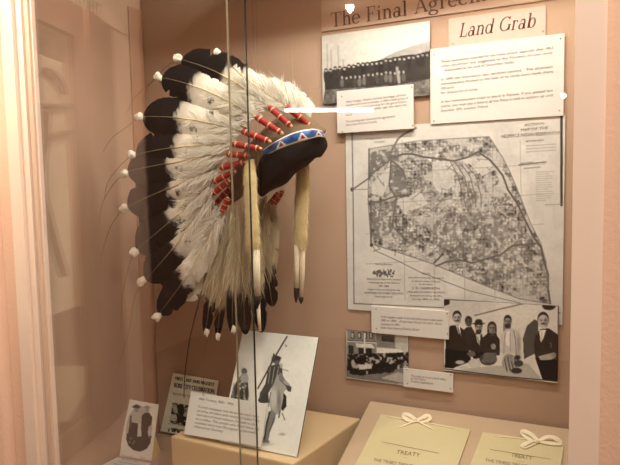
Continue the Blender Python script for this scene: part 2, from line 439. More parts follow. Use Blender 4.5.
mb = MB().hexa([v-NW*.003 for v in ca], ca)
tag(mb.build('information_sheet', mat('aged_sheet', (225, 205, 170), .8, noise=.1, nscale=30)), 'pale cut-corner sheet low in the mirrored exhibit', 'sheet')

# ------------------------------------------------------------------ sliding glass
def pane(x0, x1, yc, label, tl, edge):
    mb = MB().box(x0, x1, yc-.003, yc+.003, Z-.72, Z+.50)
    o = mb.build('glass_pane', [M_glass, M_gedge, M_gedge2])
    for p in o.data.polygons:
        if abs(p.normal.x) > .9: p.material_index = edge
    return tag(o, label, 'glass pane')
pane(-.9395, -.469, -.4550, 'left sliding glass pane whose dark upright edge crosses the headdress', 0, 1)
pane(-.512, .0055, -.4400, 'right sliding glass pane in front of the map and wall photographs', 0, 2)

# ================================================================== WALL PANELS
WHITE = (.73, .715, .68)
def plain(card, rgb, amp=.015, seed=1):
    g = 1+amp*(np.random.default_rng(seed).random(card.X.shape)-.5)
    return g[..., None]*np.array(rgb)
MW = [M_print, M_wedge, M_inkg, M_ink, M_pin, M_title]
def text_block(c, lines, L0, R0_, L1, R1_, h, mi=2, last=None):
    """lines of print spread from the first to the last baseline; a line is (text, share of the full measure)"""
    n = len(lines)
    for i, (t, f) in enumerate(lines):
        if not t: continue
        k = i/(n-1) if n > 1 else 0
        L = (L0[0]+(L1[0]-L0[0])*k, L0[1]+(L1[1]-L0[1])*k); R = (R0_[0]+(R1_[0]-R0_[0])*k, R0_[1]+(R1_[1]-R0_[1])*k)
        R = (L[0]+(R[0]-L[0])*f, L[1]+(R[1]-L[1])*f)
        c.print_line(t, L, R, h, mi)

# title strip across the top
c = wallcard(-.528, -.02, .364, .470, -.0035, .003, .004)
c.serif_line('The Final', (331, 27.5), (407, 15.5), 14.5, 5); c.serif_line('Agreement', (414, 14), (519, -5.5), 14.8, 5)
o = c.build('title_panel', plain(c, srgb(206, 178, 158)[:3]), MW)
tag(o, 'long pinkish title strip lettered The Final Agreement along the top of the wall', 'sign')

# group photograph
c = wallcard(-.526, -.274, .1965, .353, -.009)
p = Pic(c, .86); n1 = p.noise(14, 1); n2 = p.noise(3, 2)
p.g = .80+.10*sm(322, 400, p.X)-.02 + (n1-.5)*.06
# bare trees at left, hills at right
for x, y0, y1 in ((327, 44, 70), (331, 50, 72), (338, 46, 72), (343, 60, 74)): p.line([(x, y0), (x+.5, y1)], 1.2, .55, .8, .6)
p.poly([(375, 62), (395, 52), (412, 46), (433, 40), (433, 66), (380, 68)], .62+0*p.X if False else .66, sm(0, 1, .35+n1))
top = [(325, 72), (340, 68), (355, 65), (370, 62), (385, 59), (400, 56), (418, 54), (432, 50)]
low = [(432, 78), (415, 82), (395, 85), (370, 87), (350, 88), (325, 90)]
p.poly(top+low, .20)
p.g = np.where(p.inside(low[::-1]+[(432, 98), (322, 108)]), .42+(n2-.5)*.35, p.g)
rr = random.Random(3)
for k in range(24):
    x = 326+k*4.6; y = 71.5-(x-325)*.168+rr.uniform(-1, 1.2)
    p.ell(x, y+5, 2.3, 7, .12+rr.random()*.1, .6); p.ell(x, y-.3, 1.25, 1.5, .62+rr.random()*.15, .5); p.ell(x, y-1.6, 1.5, .7, .15, .4)
for k in range(15):
    x = 342+k*4.4; y = 82-(x-325)*.10+rr.uniform(-1, 1)
    p.ell(x, y+3, 2.0, 4.5, .2+rr.random()*.25, .6); p.ell(x, y-2.4, 1.2, 1.4, .66, .5)
p.line([(397, 68), (399, 82)], 3, .7, .8, .8)
p.g += (n2-.5)*.07
tag(c.build('group_photograph', p.rgb(), [M_print, M_edge]), 'wide black and white photograph of a long row of standing men', 'photograph', )

# its caption
c = wallcard(-.488, -.309, .1265, .222, -.016, .0068)
LB = [('After hunger, disease, chronic shortages of food', .96), ('supplies and broken promises, in 1863 a small group of', 1), ('leaders signed the land away for the government,', .98), ('while others would neither sign nor leave the', .98), ('land.', .1), ('', 0), ('This photograph followed the agreement.', .8), ('Idaho State Historical Society', .5)]
text_block(c, LB, (346, 103), (408, 95.5), (346, 126), (408, 119), 2.2)
for q in ((342, 96.5), (412, 87), (412.5, 125.5), (342.5, 131.5)): c.pin(*q)
tag(c.build('caption_card', plain(c, WHITE), MW), 'white caption card overlapping the foot of the row-of-men photograph', 'caption card')

# large text panel
c = wallcard(-.2735, -.0095, .1345, .294, -.008)
LB = [('These reservations intended for the tribes shrank, especially after 1863', 1), ('when allotment was suggested to the Pioneers thrown away', 1), ('homesteaded at the end of December today.', .66), ('', 0), ('In 1890 the reservation was declared opened.   The allotment', 1), ('homesteaders flocked to the best of its lands soon made there', 1), ('500 acres.', .12), ('for thousands of acres.', .33), ('', 0), ('A few homesteaders tried to stand in Kansas. If you passed law', 1), ('claims, you must pay a lottery at the Place it sold to settlers up until', 1), ('December 1895. Lewiston Tribune', .42)]
text_block(c, LB, (441, 63), (553, 49), (441, 112), (553, 101), 2.7)
for q in ((434, 55), (560.5, 38.5), (559.5, 110.5), (434, 121)): c.pin(*q)
tag(c.build('text_panel', plain(c, WHITE), MW), 'large white panel with three paragraphs of print above the map', 'text panel')

# Land Grab heading
a = at(449, 19, 0); b = at(545.5, 32, 0)
c = wallcard(a.x, b.x, at(450, 48, 0).z-Z, at(449, 19.5, 0).z-Z, -.0045, .004, .004)
c.serif_line('Land Grab', (459, 37.5), (536, 27), 14, 5, .24)
for q in ((453, 44), (543, 31)): c.pin(*q)
tag(c.build('heading_panel', plain(c, srgb(214, 184, 170)[:3]), MW), 'small pinkish plate reading Land Grab in slanted letters', 'sign')

# map
c = wallcard(-.4725, -.006, -.2885, .1365, -.004, .002, .00125)
p = Pic(c, .80, (1.12, 1.11, 1.04)); n1 = p.noise(22, 5); n2 = p.noise(3.2, 6); n3 = p.noise(8, 8)
p.g = .80+(n1-.5)*.10+(n2-.5)*.04
res = [(369, 149), (416, 141), (489, 136.5), (494, 144), (503, 158), (510, 172), (520, 196), (530, 222), (541, 244), (546, 262), (548, 285), (551, 304), (520, 299), (486, 286), (433, 264), (400, 253), (371, 244), (368, 200)]
inn = p.inside(res)
fine = (np.minimum(np.abs((p.X*1.0+p.Y*.03) % 3.4-1.7), np.abs((p.Y+p.X*.05) % 3.4-1.7)) < .42)
patch = sm(.36, .62, n3*.65+n1*.35)
n4 = p.noise(1.7, 9); n5 = p.noise(5, 10)
p.g = np.where(inn, p.g-.06-.13*patch-(n2-.45)*.30*(.35+patch)-(n5-.5)*.25*patch-(n4-.5)*.34*(.3+patch)-.16*sm(.62, .8, n5), p.g)
p.g = np.where(inn & fine, p.g-.035-.075*patch, p.g)
# clear areas
for pts in ([(372, 183), (386, 170), (390, 160), (390, 178), (383, 196), (372, 194)], [(432, 162), (452, 159), (455, 185), (440, 195), (432, 182)], [(458, 160), (486, 155), (494, 170), (482, 176), (470, 164)], [(396, 200), (420, 192), (428, 204), (404, 214)], [(353, 195), (367, 195), (371, 244), (353, 232)], [(500, 166), (512, 184), (510, 196), (498, 186)]):
    p.poly(pts, .79, .8*sm(.2, .5, n3+.25))
p.poly([(371, 152), (388, 149), (391, 158), (378, 172), (369, 178)], .40, sm(.3, .5, n2)*.8)
p.poly([(391, 164), (402, 168), (407, 186), (396, 200), (389, 186)], .40, sm(.25, .55, n2)*.75)
p.poly([(370, 210), (395, 200), (397, 214), (392, 232), (374, 240)], .45, sm(.3, .55, n2)*.8)
p.poly([(440, 210), (500, 215), (530, 235), (535, 262), (500, 280), (450, 262), (430, 240)], .46, sm(.42, .6, n2)*.55)
for gx in (402, 432, 462, 492, 520): p.line([(gx, 140), (gx+3, 300)], .6, .45, .4, .45*1)
for gy in (170, 200, 230, 260): p.line([(366, gy+4), (545, gy-6)], .6, .45, .4, .45)
p.line([(416, 128), (404, 134), (398, 139), (392, 150), (389, 158)], 1.9, .44)
p.line([(389, 158), (396, 157), (403, 154), (412, 154), (424, 157), (440, 159), (454, 161), (468, 157), (478, 152), (490, 160), (497, 168), (503, 176), (508, 190), (517, 203), (526, 222), (534, 238), (541, 247), (544, 262), (548, 274), (548, 288), (550, 303)], 2.0, .36)
p.line([(436, 266), (446, 262), (460, 260), (472, 263), (490, 258), (500, 255), (512, 246), (520, 245), (536, 244)], 1.7, .38)
p.line([(434, 263), (441, 256)], 1.6, .35)
p.line([(391, 160), (403, 170), (406, 180)], 1.5, .38); p.line([(391, 162), (389, 186), (397, 200)], 1.2, .36)
p.line([(370, 202), (379, 202), (396, 196), (409, 196)], 1.5, .36); p.line([(396, 200), (392, 226), (402, 236), (409, 243)], 1.2, .4)
for k in range(4): p.line([(450+k*5, 161+k), (458+k*6, 176), (463+k*6, 196), (466+k*5, 207)], .9, .42)
p.line(res+[res[0]], 1.0, .46, .4, .8)
p.line([(371, 244), (376, 251), (396, 260), (420, 272), (470, 291), (520, 303)], .8, .5)
p.line([(369, 149), (369, 178), (352, 190)], 1.4, .38); p.line([(371, 200), (371, 246)], 1.4, .38); p.line([(369, 176), (390, 160)], 1.2, .36)
p.line([(352, 190), (369, 189)], .7, .5); p.ell(352, 189.5, 1.6, 2, .3); p.ell(371.5, 245, 1.6, 1.8, .25)
for k in range(60):
    a_ = rr.uniform(374, 525); b_ = rr.uniform(150, 262-(540-a_)*.08)
    if a_ < 490+(b_-140)*.3: p.line([(a_, b_), (a_+rr.uniform(-7, 7), b_+rr.uniform(-6, 6)), (a_+rr.uniform(-12, 12), b_+rr.uniform(-9, 9))], .9, .42, .4, .7)
p.line([(352, 131), (353, 190), (354, 303.5)], 1.1, .42); p.line([(354, 303.5), (450, 308), (560, 313)], 1.1, .40)
p.poly([(544, 208), (553, 207), (553, 236), (545, 237)], .80)
p.line([(561.5, 112), (561.5, 205)], 2.6, .20); p.line([(545, 205), (563, 204)], .6, .5)
for k in range(14): p.line([(536, 172+k*2.2), (536+rr.uniform(10, 18), 171.5+k*2.2)], .7, .6, .4, .8)
p.line([(519, 165), (546, 162)], 1.4, .45); p.line([(524, 168.5), (540, 167)], 1.0, .5); p.line([(521, 163.5), (533, 162)], 1.0, .55)
for k in range(3): p.line([(526, 146+k*3), (556, 144+k*3)], .8, .62)
# ornate script at lower left
for k in range(46): 
    a_ = 373+22*rr.random(); b_ = 273-2*rr.random()*(1 if k % 2 else -2)
    p.line([(a_, b_), (a_+rr.uniform(-2.5, 2.5), b_+rr.uniform(-2.5, 2.5))], .9, .30)
MM = [M_print, M_edge, M_inkm, M_ink, M_pin, M_title]
c.print_line('SECTIONAL', (524.5, 126.3), (545, 124), 2.4); c.print_line('MAP OF THE', (521, 131.4), (548, 129), 2.8); c.print_line('NEZPERCE INDIAN RESERVATION', (501.5, 138), (561, 134.2), 3.3, 2); c.print_line('IDAHO', (526, 142.3), (543.5, 141), 2)
c.print_line('Y A K I M A', (366, 139.8), (381, 139), 1.8); c.print_line('CREEK', (374, 143), (385, 142.3), 1.6)
A = [('Showing Allotments', .5, 265), ('Allotments Surveyed under direction', 1, 280), ('Commissioner of the General', .9, 283.5), ('OF 1889', .3, 287), ('Certified to be a true and correct copy', .95, 290.5), ('DRAWN FROM THE ORIGINAL PLATS ON FILE', 1.15, 294), ('Scale two miles to an inch', .5, 297.5)]
for t, f, y in A: c.print_line(t, (384-17*f, y-.02*17*f), (384+17*f, y+.02*17*f), 1.9)
B = [('NOTE', .25, 274.5), ('Lands shaded on this map were allotted', 1.05, 278.5), ('to individual members of the tribe', .85, 282), ('by the agents', .4, 285), ('J. D. HARRISON', .8, 289.3), ('SPECIAL AGENT IN CHARGE OF ALLOTMENTS', 1.1, 293), ('Surveyed in the field by the office', .95, 296.5), ('during 1889 to 1892', .8, 300), ('', .4, 302)]
for t, f, y in B: c.print_line(t, (426-17*f, y-.02*17*f), (426+17*f, y+.02*17*f), 2.4 if 'HARR' in t else 1.8, 3 if 'HARR' in t else 2)
tag(c.build('reservation_map', p.rgb(), MM), 'large grey printed reservation map filling the back wall', 'map')

# caption under the map
c = wallcard(-.4115, -.234, -.3375, -.275, -.013, .0088)
LB = [('In this squatter camp on the land Idaho squaw wade under', 1), ('1893 in 1890   of the Nez Percé had their share', .98), ('reservation in 1895.', .3), ('Idaho State Historical Society Library', .62)]
text_block(c, LB, (381, 317.5), (443, 321.5), (381, 328.5), (443, 332), 2.3)
for q in ((376, 309), (447, 313.5), (447.5, 334), (376.5, 328.5)): c.pin(*q)
tag(c.build('caption_card', plain(c, WHITE), MW), 'white caption card over the lower edge of the map', 'caption card')

# photograph of six people
c = wallcard(-.245, -.013, -.4095, -.249, -.008)
p = Pic(c, .86); n1 = p.noise(16, 21); n2 = p.noise(2.5, 22)
p.g = .88-.10*sm(505, 470, p.X)*sm(340, 300, p.Y)+(n1-.5)*.05
q = lambda x, y: (440+x/4.77, 290+y/4.77)          # coordinates read off an enlargement
def pl(pts, v): p.poly([q(*t) for t in pts], v)
def el(x, y, rx, ry, v, s=.5, r=0): a = q(x, y); p.ell(a[0], a[1], rx/4.77, ry/4.77, v, s, r)
def ln(pts, w, v, f=1): p.line([q(*t) for t in pts], w/4.77, v, .4, f)
ln([(165, 122), (290, 90), (410, 62)], 6, .45)
pl([(415, 170), (450, 140), (470, 150), (460, 300), (400, 330), (395, 230)], .30)          # shadow on the wall
pl([(300, 160), (320, 130), (340, 180), (300, 230)], .55)
pl([(20, 390), (180, 368), (300, 360), (420, 350), (490, 432), (300, 420), (150, 400)], .74)   # table cloth
def head(x, y, rx, ry, face, hair, must=False, beard=False, light=-1):
    el(x, y-7, rx+1.2, ry-3, hair, .5); el(x, y+4, rx-.5, ry-6, face, .5)
    el(x-light*rx*.55, y+6, rx*.36, ry*.6, face*.72, 1.0)
    for s_ in (-1, 1): ln([(x+s_*rx*.62, y-4), (x+s_*rx*.18, y-3)], 3.5, face*.35); el(x+s_*rx*.38, y+1, 2.6, 2, face*.3)
    ln([(x+1, y+2), (x+2, y+10)], 2.5, face*.6); ln([(x-5, y+19), (x+5, y+19)], 2.5, face*.45)
    if must: ln([(x-9, y+15), (x, y+12.5), (x+9, y+15)], 5, hair)
    if beard: el(x, y+21, rx*.8, 11, hair); ln([(x-4, y+16), (x+4, y+16)], 2.5, face*.7)
head(136, 152, 16, 24, .36, .10); pl([(112, 190), (125, 178), (150, 175), (165, 200), (165, 290), (130, 290), (118, 240)], .14)
pl([(28, 205), (50, 170), (85, 165), (118, 195), (135, 280), (150, 340), (60, 375), (22, 370)], .07)
pl([(75, 168), (94, 170), (100, 218), (88, 205)], .88); ln([(84, 178), (96, 214)], 4, .12)
head(81, 132, 20, 30, .74, .08, must=True); el(66, 140, 4, 7, .6)
pl([(150, 215), (170, 205), (205, 210), (220, 260), (225, 320), (160, 330), (140, 280)], .09); pl([(172, 212), (194, 212), (188, 262), (178, 250)], .8); ln([(178, 225), (186, 255)], 3, .3); el(206, 205, 5, 26, .88)
head(184, 178, 17, 24, .66, .12, must=True, beard=True); el(184, 160, 27, 6, .07); el(184, 150, 17, 11, .07)
pl([(205, 225), (228, 205), (265, 205), (287, 240), (285, 310), (215, 325), (205, 270)], .11); head(248, 182, 20, 28, .55, .09); pl([(224, 180), (232, 170), (234, 215), (226, 220)], .09); pl([(264, 175), (272, 180), (272, 215), (264, 212)], .09); ln([(240, 214), (256, 214)], 3, .4)
pl([(290, 215), (312, 188), (350, 184), (372, 196), (387, 225), (390, 330), (362, 335), (350, 300), (300, 310), (286, 290)], .80); pl([(313, 196), (331, 196), (331, 270), (315, 262)], .93); ln([(312, 200), (306, 250), (304, 300)], 2.5, .5); ln([(352, 196), (360, 240), (364, 320)], 4, .45); ln([(334, 205), (336, 290)], 2.2, .55); el(375, 260, 8, 46, .62, 1.5)
head(323, 150, 18, 27, .60, .12, must=True, beard=True)
pl([(452, 225), (478, 186), (520, 182), (566, 215), (566, 437), (490, 430), (455, 330), (448, 270)], .08); pl([(474, 192), (508, 190), (492, 232), (480, 252)], .94); ln([(486, 205), (484, 240)], 2.5, .6); ln([(506, 195), (490, 245), (486, 300)], 3, .22); ln([(528, 250), (530, 275)], 4, .5)
head(492, 146, 26, 38, .78, .08, must=True); el(516, 150, 4, 9, .6)
pl([(470, 318), (500, 308), (540, 300), (552, 315), (530, 332), (480, 335)], .70); el(541, 312, 12, 14, .62); ln([(535, 305), (548, 318)], 2, .3); ln([(470, 300), (530, 290)], 4, .2)
el(230, 330, 42, 30, .28); 
for k in range(12): ln([(200+k*6, 345), (215+k*5, 300)], 2.2, .6)
el(330, 345, 34, 40, .58)
for k in range(9): ln([(300+k*8, 320+(k % 3)*10), (312+k*8, 390)], 3, .15 if k % 2 else .8)
el(165, 350, 30, 22, .82); el(95, 345, 22, 9, .75); el(110, 370, 26, 8, .8); el(255, 270, 12, 14, .6); el(150, 305, 20, 14, .4); el(375, 350, 22, 16, .25); el(365, 385, 26, 14, .18); el(370, 322, 14, 12, .2)
el(520, 76, 32, 20, .06); pl([(12, 45), (45, 45), (45, 68), (12, 80)], .1)
ln([(22, 376), (300, 412), (566, 436)], 5, .08); ln([(565, 68), (565, 437)], 6, .1); ln([(25, 46), (565, 68)], 3, .2)
p.g += (n2-.5)*.06
tag(c.build('seated_group_photograph', p.rgb(), [M_print, M_edge]), 'black and white photograph of six people gathered round a table', 'photograph')

# street photograph
c = wallcard(-.478, -.3265, -.4565, -.339, -.006)
p = Pic(c, .75); n1 = p.noise(7, 31); n2 = p.noise(2, 32); n3 = p.noise(3.5, 33)
q = lambda x, y: (340+x/5.17, 320+y/5.17)
def pl(pts, v): p.poly([q(*t) for t in pts], v)
def el(x, y, rx, ry, v, s=.5): a = q(x, y); p.ell(a[0], a[1], rx/5.17, ry/5.17, v, s)
def ln(pts, w, v, f=1): p.line([q(*t) for t in pts], w/5.17, v, .4, f)
p.g = .72+(n1-.5)*.1
pl([(38, 48), (180, 62), (188, 170), (40, 180)], .55); pl([(185, 62), (285, 74), (285, 150), (190, 140)], .52); pl([(215, 80), (280, 85), (280, 115), (215, 110)], .25)
for x in (55, 90, 120, 150): pl([(x, 62), (x+20, 64), (x+20, 98), (x, 96)], .25); pl([(x+5, 68), (x+15, 69), (x+15, 92), (x+5, 91)], .75)
ln([(40, 110), (185, 118)], 6, .85); ln([(40, 105), (185, 112)], 3, .2); pl([(80, 120), (165, 125), (180, 145), (85, 140)], .9); pl([(45, 130), (70, 132), (70, 175), (45, 175)], .2); pl([(95, 145), (165, 148), (165, 178), (95, 178)], .15)
ln([(126, 70), (128, 170)], 8, .9); pl([(190, 145), (320, 150), (330, 175), (190, 178)], .92); pl([(290, 80), (378, 88), (378, 160), (340, 165), (285, 140)], .78)
pl([(36, 178), (120, 172), (200, 172), (300, 172), (380, 165), (380, 240), (330, 240), (250, 270), (140, 285), (36, 260)], .18)
p.g = np.where(p.inside([q(*t) for t in [(36, 178), (380, 165), (380, 245), (330, 245), (250, 268), (140, 282), (36, 258)]]), .10+sm(.52, .72, n3)*.62, p.g)
pl([(95, 232), (160, 228), (165, 250), (100, 258)], .85); pl([(36, 262), (150, 285), (250, 270), (330, 245), (336, 332), (250, 325), (120, 308), (36, 295)], .48); pl([(210, 300), (300, 270), (330, 280), (330, 325)], .72)
for x, y in ((75, 268), (110, 272), (205, 262), (255, 258)): el(x, y, 26, 16, .12)
p.g += (n2-.5)*.12
tag(c.build('street_photograph', p.rgb(), [M_print, M_edge]), 'small black and white photograph of a crowd in a town street', 'photograph')
c = wallcard(-.3375, -.225, -.4575, -.415, -.010)
text_block(c, [('The rush to be at a land office', 1), ('of Nez Percé', .40), ('lottery applicants', .64)], (411, 376.5), (446, 380.5), (411, 382), (446, 386), 2.2)
for q_ in ((407, 369.5), (450.5, 374.5), (450.5, 388.5), (407.5, 383.5)): c.pin(*q_)
tag(c.build('caption_card', plain(c, WHITE), MW), 'small white caption card at the corner of the town street photograph', 'caption card')

# ================================================================== PLINTH, SLOPE AND WHAT STANDS ON THEM
zt = Z-.545
fl = Vector((-.800, -.268, 0)); fr = Vector((-.489, -.281, 0)); br = Vector((-.440, -.018, 0)); bl = Vector((-.760, -.018, 0))
A = [v+Vector((0, 0, CZ0+.0005)) for v in (fl, fr, br, bl)]; B = [v+Vector((0, 0, zt)) for v in (fl, fr, br, bl)]
o = bevel(MB().hexa(A, B).build('display_plinth', M_plinth), .004, 2)
tag(o, 'low tan block plinth on the case floor under the horseman photograph', 'plinth')

# sloped board at right
sx0, sx1 = -.419, CX1-.004; s_y1, s_z1, s_y0, s_z0 = -.008, Z-.503, -.425, Z-.616
prof = [(s_y0, CZ0+.0005), (s_y1, CZ0+.0005), (s_y1, s_z1), (s_y0, s_z0)]
o = MB().hexa([(sx0, y, z) for y, z in prof], [(sx1, y, z) for y, z in prof]).build('display_slope', M_slope)
tag(bevel(o, .003, 2), 'wide grey tan sloping board carrying the two cream booklets', 'display stand')
SO = Vector((0, s_y1, s_z1)); SN = Vector((0, -(s_z1-s_z0), -(s_y0-s_y1))).normalized()
if SN.z < 0: SN = -SN
CREAM = srgb(213, 201, 158)[:3]
def ribbon(mb, pts, w, wd):
    pts = [Vector(p_) for p_ in pts]; m = len(pts); V = []
    for i, p_ in enumerate(pts):
        t = (pts[min(i+1, m-1)]-pts[max(i-1, 0)]).normalized(); s_ = t.cross(wd).normalized(); 
        ww = w[i] if hasattr(w, '__len__') else w
        V += [p_+s_*ww, p_-s_*ww, p_+s_*ww+wd*.0006, p_-s_*ww+wd*.0006]
    F = []
    for i in range(m-1):
        a, b = 4*i, 4*i+4
        F += [(a, a+1, b+1, b), (a+2, b+2, b+3, a+3), (a, b, b+2, a+2), (a+1, a+3, b+3, b+1)]
    mb.add(V, F); return mb
M_ribbon = mat('cream_ribbon', (240, 228, 196), .5)
def booklet(TL, TR, BR, BL, label, rule, head, dash, sub, bow, holes):
    P = [onp(*t, SO+SN*.0055, SN) for t in (TL, TR)]
    dn = Vector((0, s_y0-s_y1, s_z0-s_z1)).normalized()
    Pb = [onp(*t, SO+SN*.0055, SN) for t in (BR, BL)]
    # run the sheet on below the frame to its full length
    ext = lambda a, b: a+(b-a).normalized()*.30
    c = Card(P[0], P[1], ext(P[1], Pb[0]), ext(P[0], Pb[1]), .0045, .004).grid()
    c.print_line('TREATY', *head, 4.2, 3); c.print_line('\u2014', *dash, 2.0, 3); c.print_line('THE TRIBES TREATY', *sub, 3.2, 3)
    A_, B_ = c.hit(*rule[0]), c.hit(*rule[1]); e = c.V*.0006
    c.extra.append(([A_-e+c.N*.0004, B_-e+c.N*.0004, B_+e+c.N*.0004, A_+e+c.N*.0004], [(0, 1, 2, 3)], 3))
    o = c.build('treaty_booklet', plain(c, CREAM, .03), [M_print, mat('page_edges', (214, 196, 150), .8), M_inkt, M_inkt, M_edge, M_title])
    for h in holes: pass
    tag(o, label, 'booklet')
    mb = MB(); h_ = lambda x, y, n: c.hit(x, y)+c.N*n
    (x, y) = bow['c']
    for pts, w in bow['runs']:
        S = []; P_ = [h_(x+a_, y+b_, n_) for a_, b_, n_ in pts]
        for i in range(len(P_)-1):
            p0, p1, p2, p3 = P_[max(i-1, 0)], P_[i], P_[i+1], P_[min(i+2, len(P_)-1)]
            for k in range(5):
                t = k/5; S.append(.5*((2*p1)+(p2-p0)*t+(2*p0-5*p1+4*p2-p3)*t*t+(3*p1-p0-3*p2+p3)*t**3))
        S.append(P_[-1]); m_ = len(S)
        ribbon(mb, S, [w*(.55+.45*math.sin(math.pi*i/(m_-1))) for i in range(m_)], c.N)
    k_ = h_(x, y, .004); mb.tube([k_-c.U*.004, k_, k_+c.U*.004], [.0015, .003, .0015], 8)
    mb.build('ribbon_bow', M_ribbon, o)
    return o, c
bow = dict(c=(416.5, 421.5), runs=[
    ([(0, 0, .003), (-6, -3.5, .006), (-11.5, -4.5, .007), (-10, -1.5, .003), (-4, .5, .002), (0, 0, .003)], .0066),
    ([(0, 0, .003), (6, -1.5, .006), (11, -3, .007), (12, -1, .003), (6, .8, .002), (0, 0, .003)], .0066),
    ([(0, 0, .003), (-8, 3, .002), (-18, 6.5, .001)], .0022), ([(0, 0, .003), (8, 4, .002), (17, 8.5, .001)], .0022),
    ([(0, 0, .002), (14, 2.6, .0012), (38, 7.2, .0006)], .0013), ([(0, 0, .002), (-14, -2, .0012), (-30, -5, .0006)], .0013)])
b1, c1 = booklet((381, 414), (470.5, 429.5), (458, 465), (355, 465), 'cream treaty booklet tied with a bow, left of the pair on the sloping board', ((382, 442), (439, 453.5)), ((396, 453.6), (419.5, 457.2)), ((403, 458.2), (408, 459)), ((373, 461), (414, 468)), bow, ())
bow2 = dict(c=(538, 442.5), runs=[
    ([(0, 0, .003), (-6, -5, .006), (-14, -8.5, .007), (-13, -6, .003), (-6, -1, .002), (0, 0, .003)], .0066),
    ([(0, 0, .003), (9, -3, .006), (17, -1.5, .007), (21, 2, .003), (10, 1.5, .002), (0, 0, .003)], .0060),
    ([(0, 0, .003), (-6, 1, .006), (-14, 4, .004), (-14, 5.4, .002), (-7, 3, .002), (0, 0, .003)], .0050),
    ([(0, 0, .002), (-18, -3.5, .0012), (-44, -6, .0006)], .0013), ([(0, 0, .002), (14, 2, .0012), (25, 3.4, .0006)], .0013)])
b2, c2 = booklet((483, 432), (564, 443.5), (561, 465), (470, 465), 'cream treaty booklet tied with a bow, beside the right case post', ((490, 449.5), (551, 459.5)), ((511, 456.8), (532, 460.4)), ((517, 462), (524, 463)), ((485, 461.5), (530, 468.5)), bow2, ())
for cc, hs in ((c1, ((458, 429.5),)), (c2, ((492, 436.5),))):
    pass

# horseman photograph leaning on the plinth
bot = lambda x, y: onz(x, y, zt+.001)
BR_ = onz(297, 457, zt+.002); 
ydir = BR_.y
TL_ = at(243, 330, ydir+.075); TR_ = at(318.5, 337.5, ydir+.075)
N_ = (TR_-TL_).cross(BR_-TR_).normalized()
BL_ = onp(220, 441.5, TL_, N_)
c = Card(TL_, TR_, BR_, BL_, .004, .0012).grid()
p = Pic(c, .93, (1.08, 1.14, 1.06)); n1 = p.noise(9, 41); n2 = p.noise(2, 42)
p.g = .93+(n1-.5)*.03
q = lambda x, y: (230+x/3.44, 325+y/3.44)
def pl(pts, v, mk=None): p.poly([q(*t) for t in pts], v, mk)
def el(x, y, rx, ry, v, s=.5, r=0): a = q(x, y); p.ell(a[0], a[1], rx/3.44, ry/3.44, v, s, r)
def ln(pts, w, v, f=1): p.line([q(*t) for t in pts], w/3.44, v, .4, f)
# far horseman, cut by the sheet's left edge
pl([(28, 185), (48, 160), (62, 190), (66, 262), (0, 262), (10, 215)], .34, sm(.25, .5, n2)); el(49, 160, 10, 12, .45); el(50, 182, 14, 16, .72); el(20, 225, 9, 16, .3); el(40, 240, 7, 20, .2); el(58, 235, 6, 22, .2)
for k in range(6): ln([(8+k*10, 262), (14+k*9, 200)], 3, .22 if k % 2 else .6)
# lance
ln([(196, 40), (172, 80), (150, 118), (128, 160), (96, 218)], 5, .22); pl([(190, 66), (196, 70), (192, 80)], .5)
# rider
pl([(128, 172), (140, 140), (168, 132), (180, 150), (182, 182), (168, 200), (150, 205), (138, 225), (122, 250), (96, 262), (104, 232), (120, 205)], .30)
for k in range(7): ln([(132+k*7, 145), (126+k*6, 200)], 2.2, .72 if k % 2 else .2)
el(160, 122, 13, 13, .42); el(160, 114, 16, 8, .22); pl([(140, 128), (150, 96), (158, 108), (156, 126)], .3); el(176, 140, 5, 9, .7)
pl([(98, 262), (112, 240), (132, 232), (134, 268), (104, 270)], .25)
# horse
pl([(160, 175), (176, 165), (188, 185), (206, 205), (212, 222), (204, 230), (192, 222), (184, 232), (182, 270), (174, 300), (158, 310), (142, 300), (134, 262), (142, 225)], .66)
pl([(166, 172), (178, 168), (190, 190), (182, 196), (168, 186)], .5); pl([(190, 205), (212, 212), (210, 230), (198, 228)], .28); ln([(180, 152), (200, 158)], 2, .4); ln([(172, 190), (198, 214)], 2.5, .3); ln([(170, 168), (166, 150)], 3, .4)
pl([(184, 232), (194, 245), (194, 280), (182, 296), (176, 290), (182, 262)], .16)
pl([(142, 290), (158, 305), (154, 330), (136, 372), (132, 398), (118, 405), (110, 398), (118, 378), (124, 330)], .52); ln([(136, 300), (124, 350), (118, 398)], 5, .22); ln([(152, 320), (134, 370)], 3, .3); el(122, 402, 14, 7, .45)
ln([(172, 295), (168, 318)], 5, .35); ln([(180, 305), (188, 326)], 4, .5)
el(150, 250, 12, 34, .78, 1.5); ln([(140, 232), (132, 280)], 3, .35); el(168, 262, 6, 30, .5, 1.5)
el(180, 376, 10, 4, .7, 1); el(120, 410, 26, 5, .75, 1.2)
p.g += (n2-.5)*.05
o = c.build('horseman_photograph', p.rgb(), [M_print, M_edge]); tag(o, 'tall white photograph of a rider with a lance leaning on the plinth', 'photograph')
HC = c
# caption card in front of it
off = -.008
pk = lambda x, y: onp(x, y, TL_+HC.N*.010, N_)
c = Card(pk(191, 391.5), pk(267, 404), pk(261, 447), pk(184, 434), .003, .003)
c.grid()
LB = [('Idaho Territory, 1860s - 1890s', .56), ('', 0), ('To most newspaper men the picture were made', .98), ('an army of riders and mostly of Idaho Park', 1), ('warriors of many colours clothed to play', .97), ('at a rodeo. The people who lived there led', 1), ('unsettled home lives. Photograph by Bonneville', .98), ('Historical Society', .45)]
text_block(c, LB, (199, 399.5), (261, 410), (194.5, 427.5), (258, 438.5), 2.5)
o = c.build('caption_card', plain(c, (.88, .90, .84)), MW); tag(o, 'white text card in front of the horseman photograph on the plinth', 'caption card')

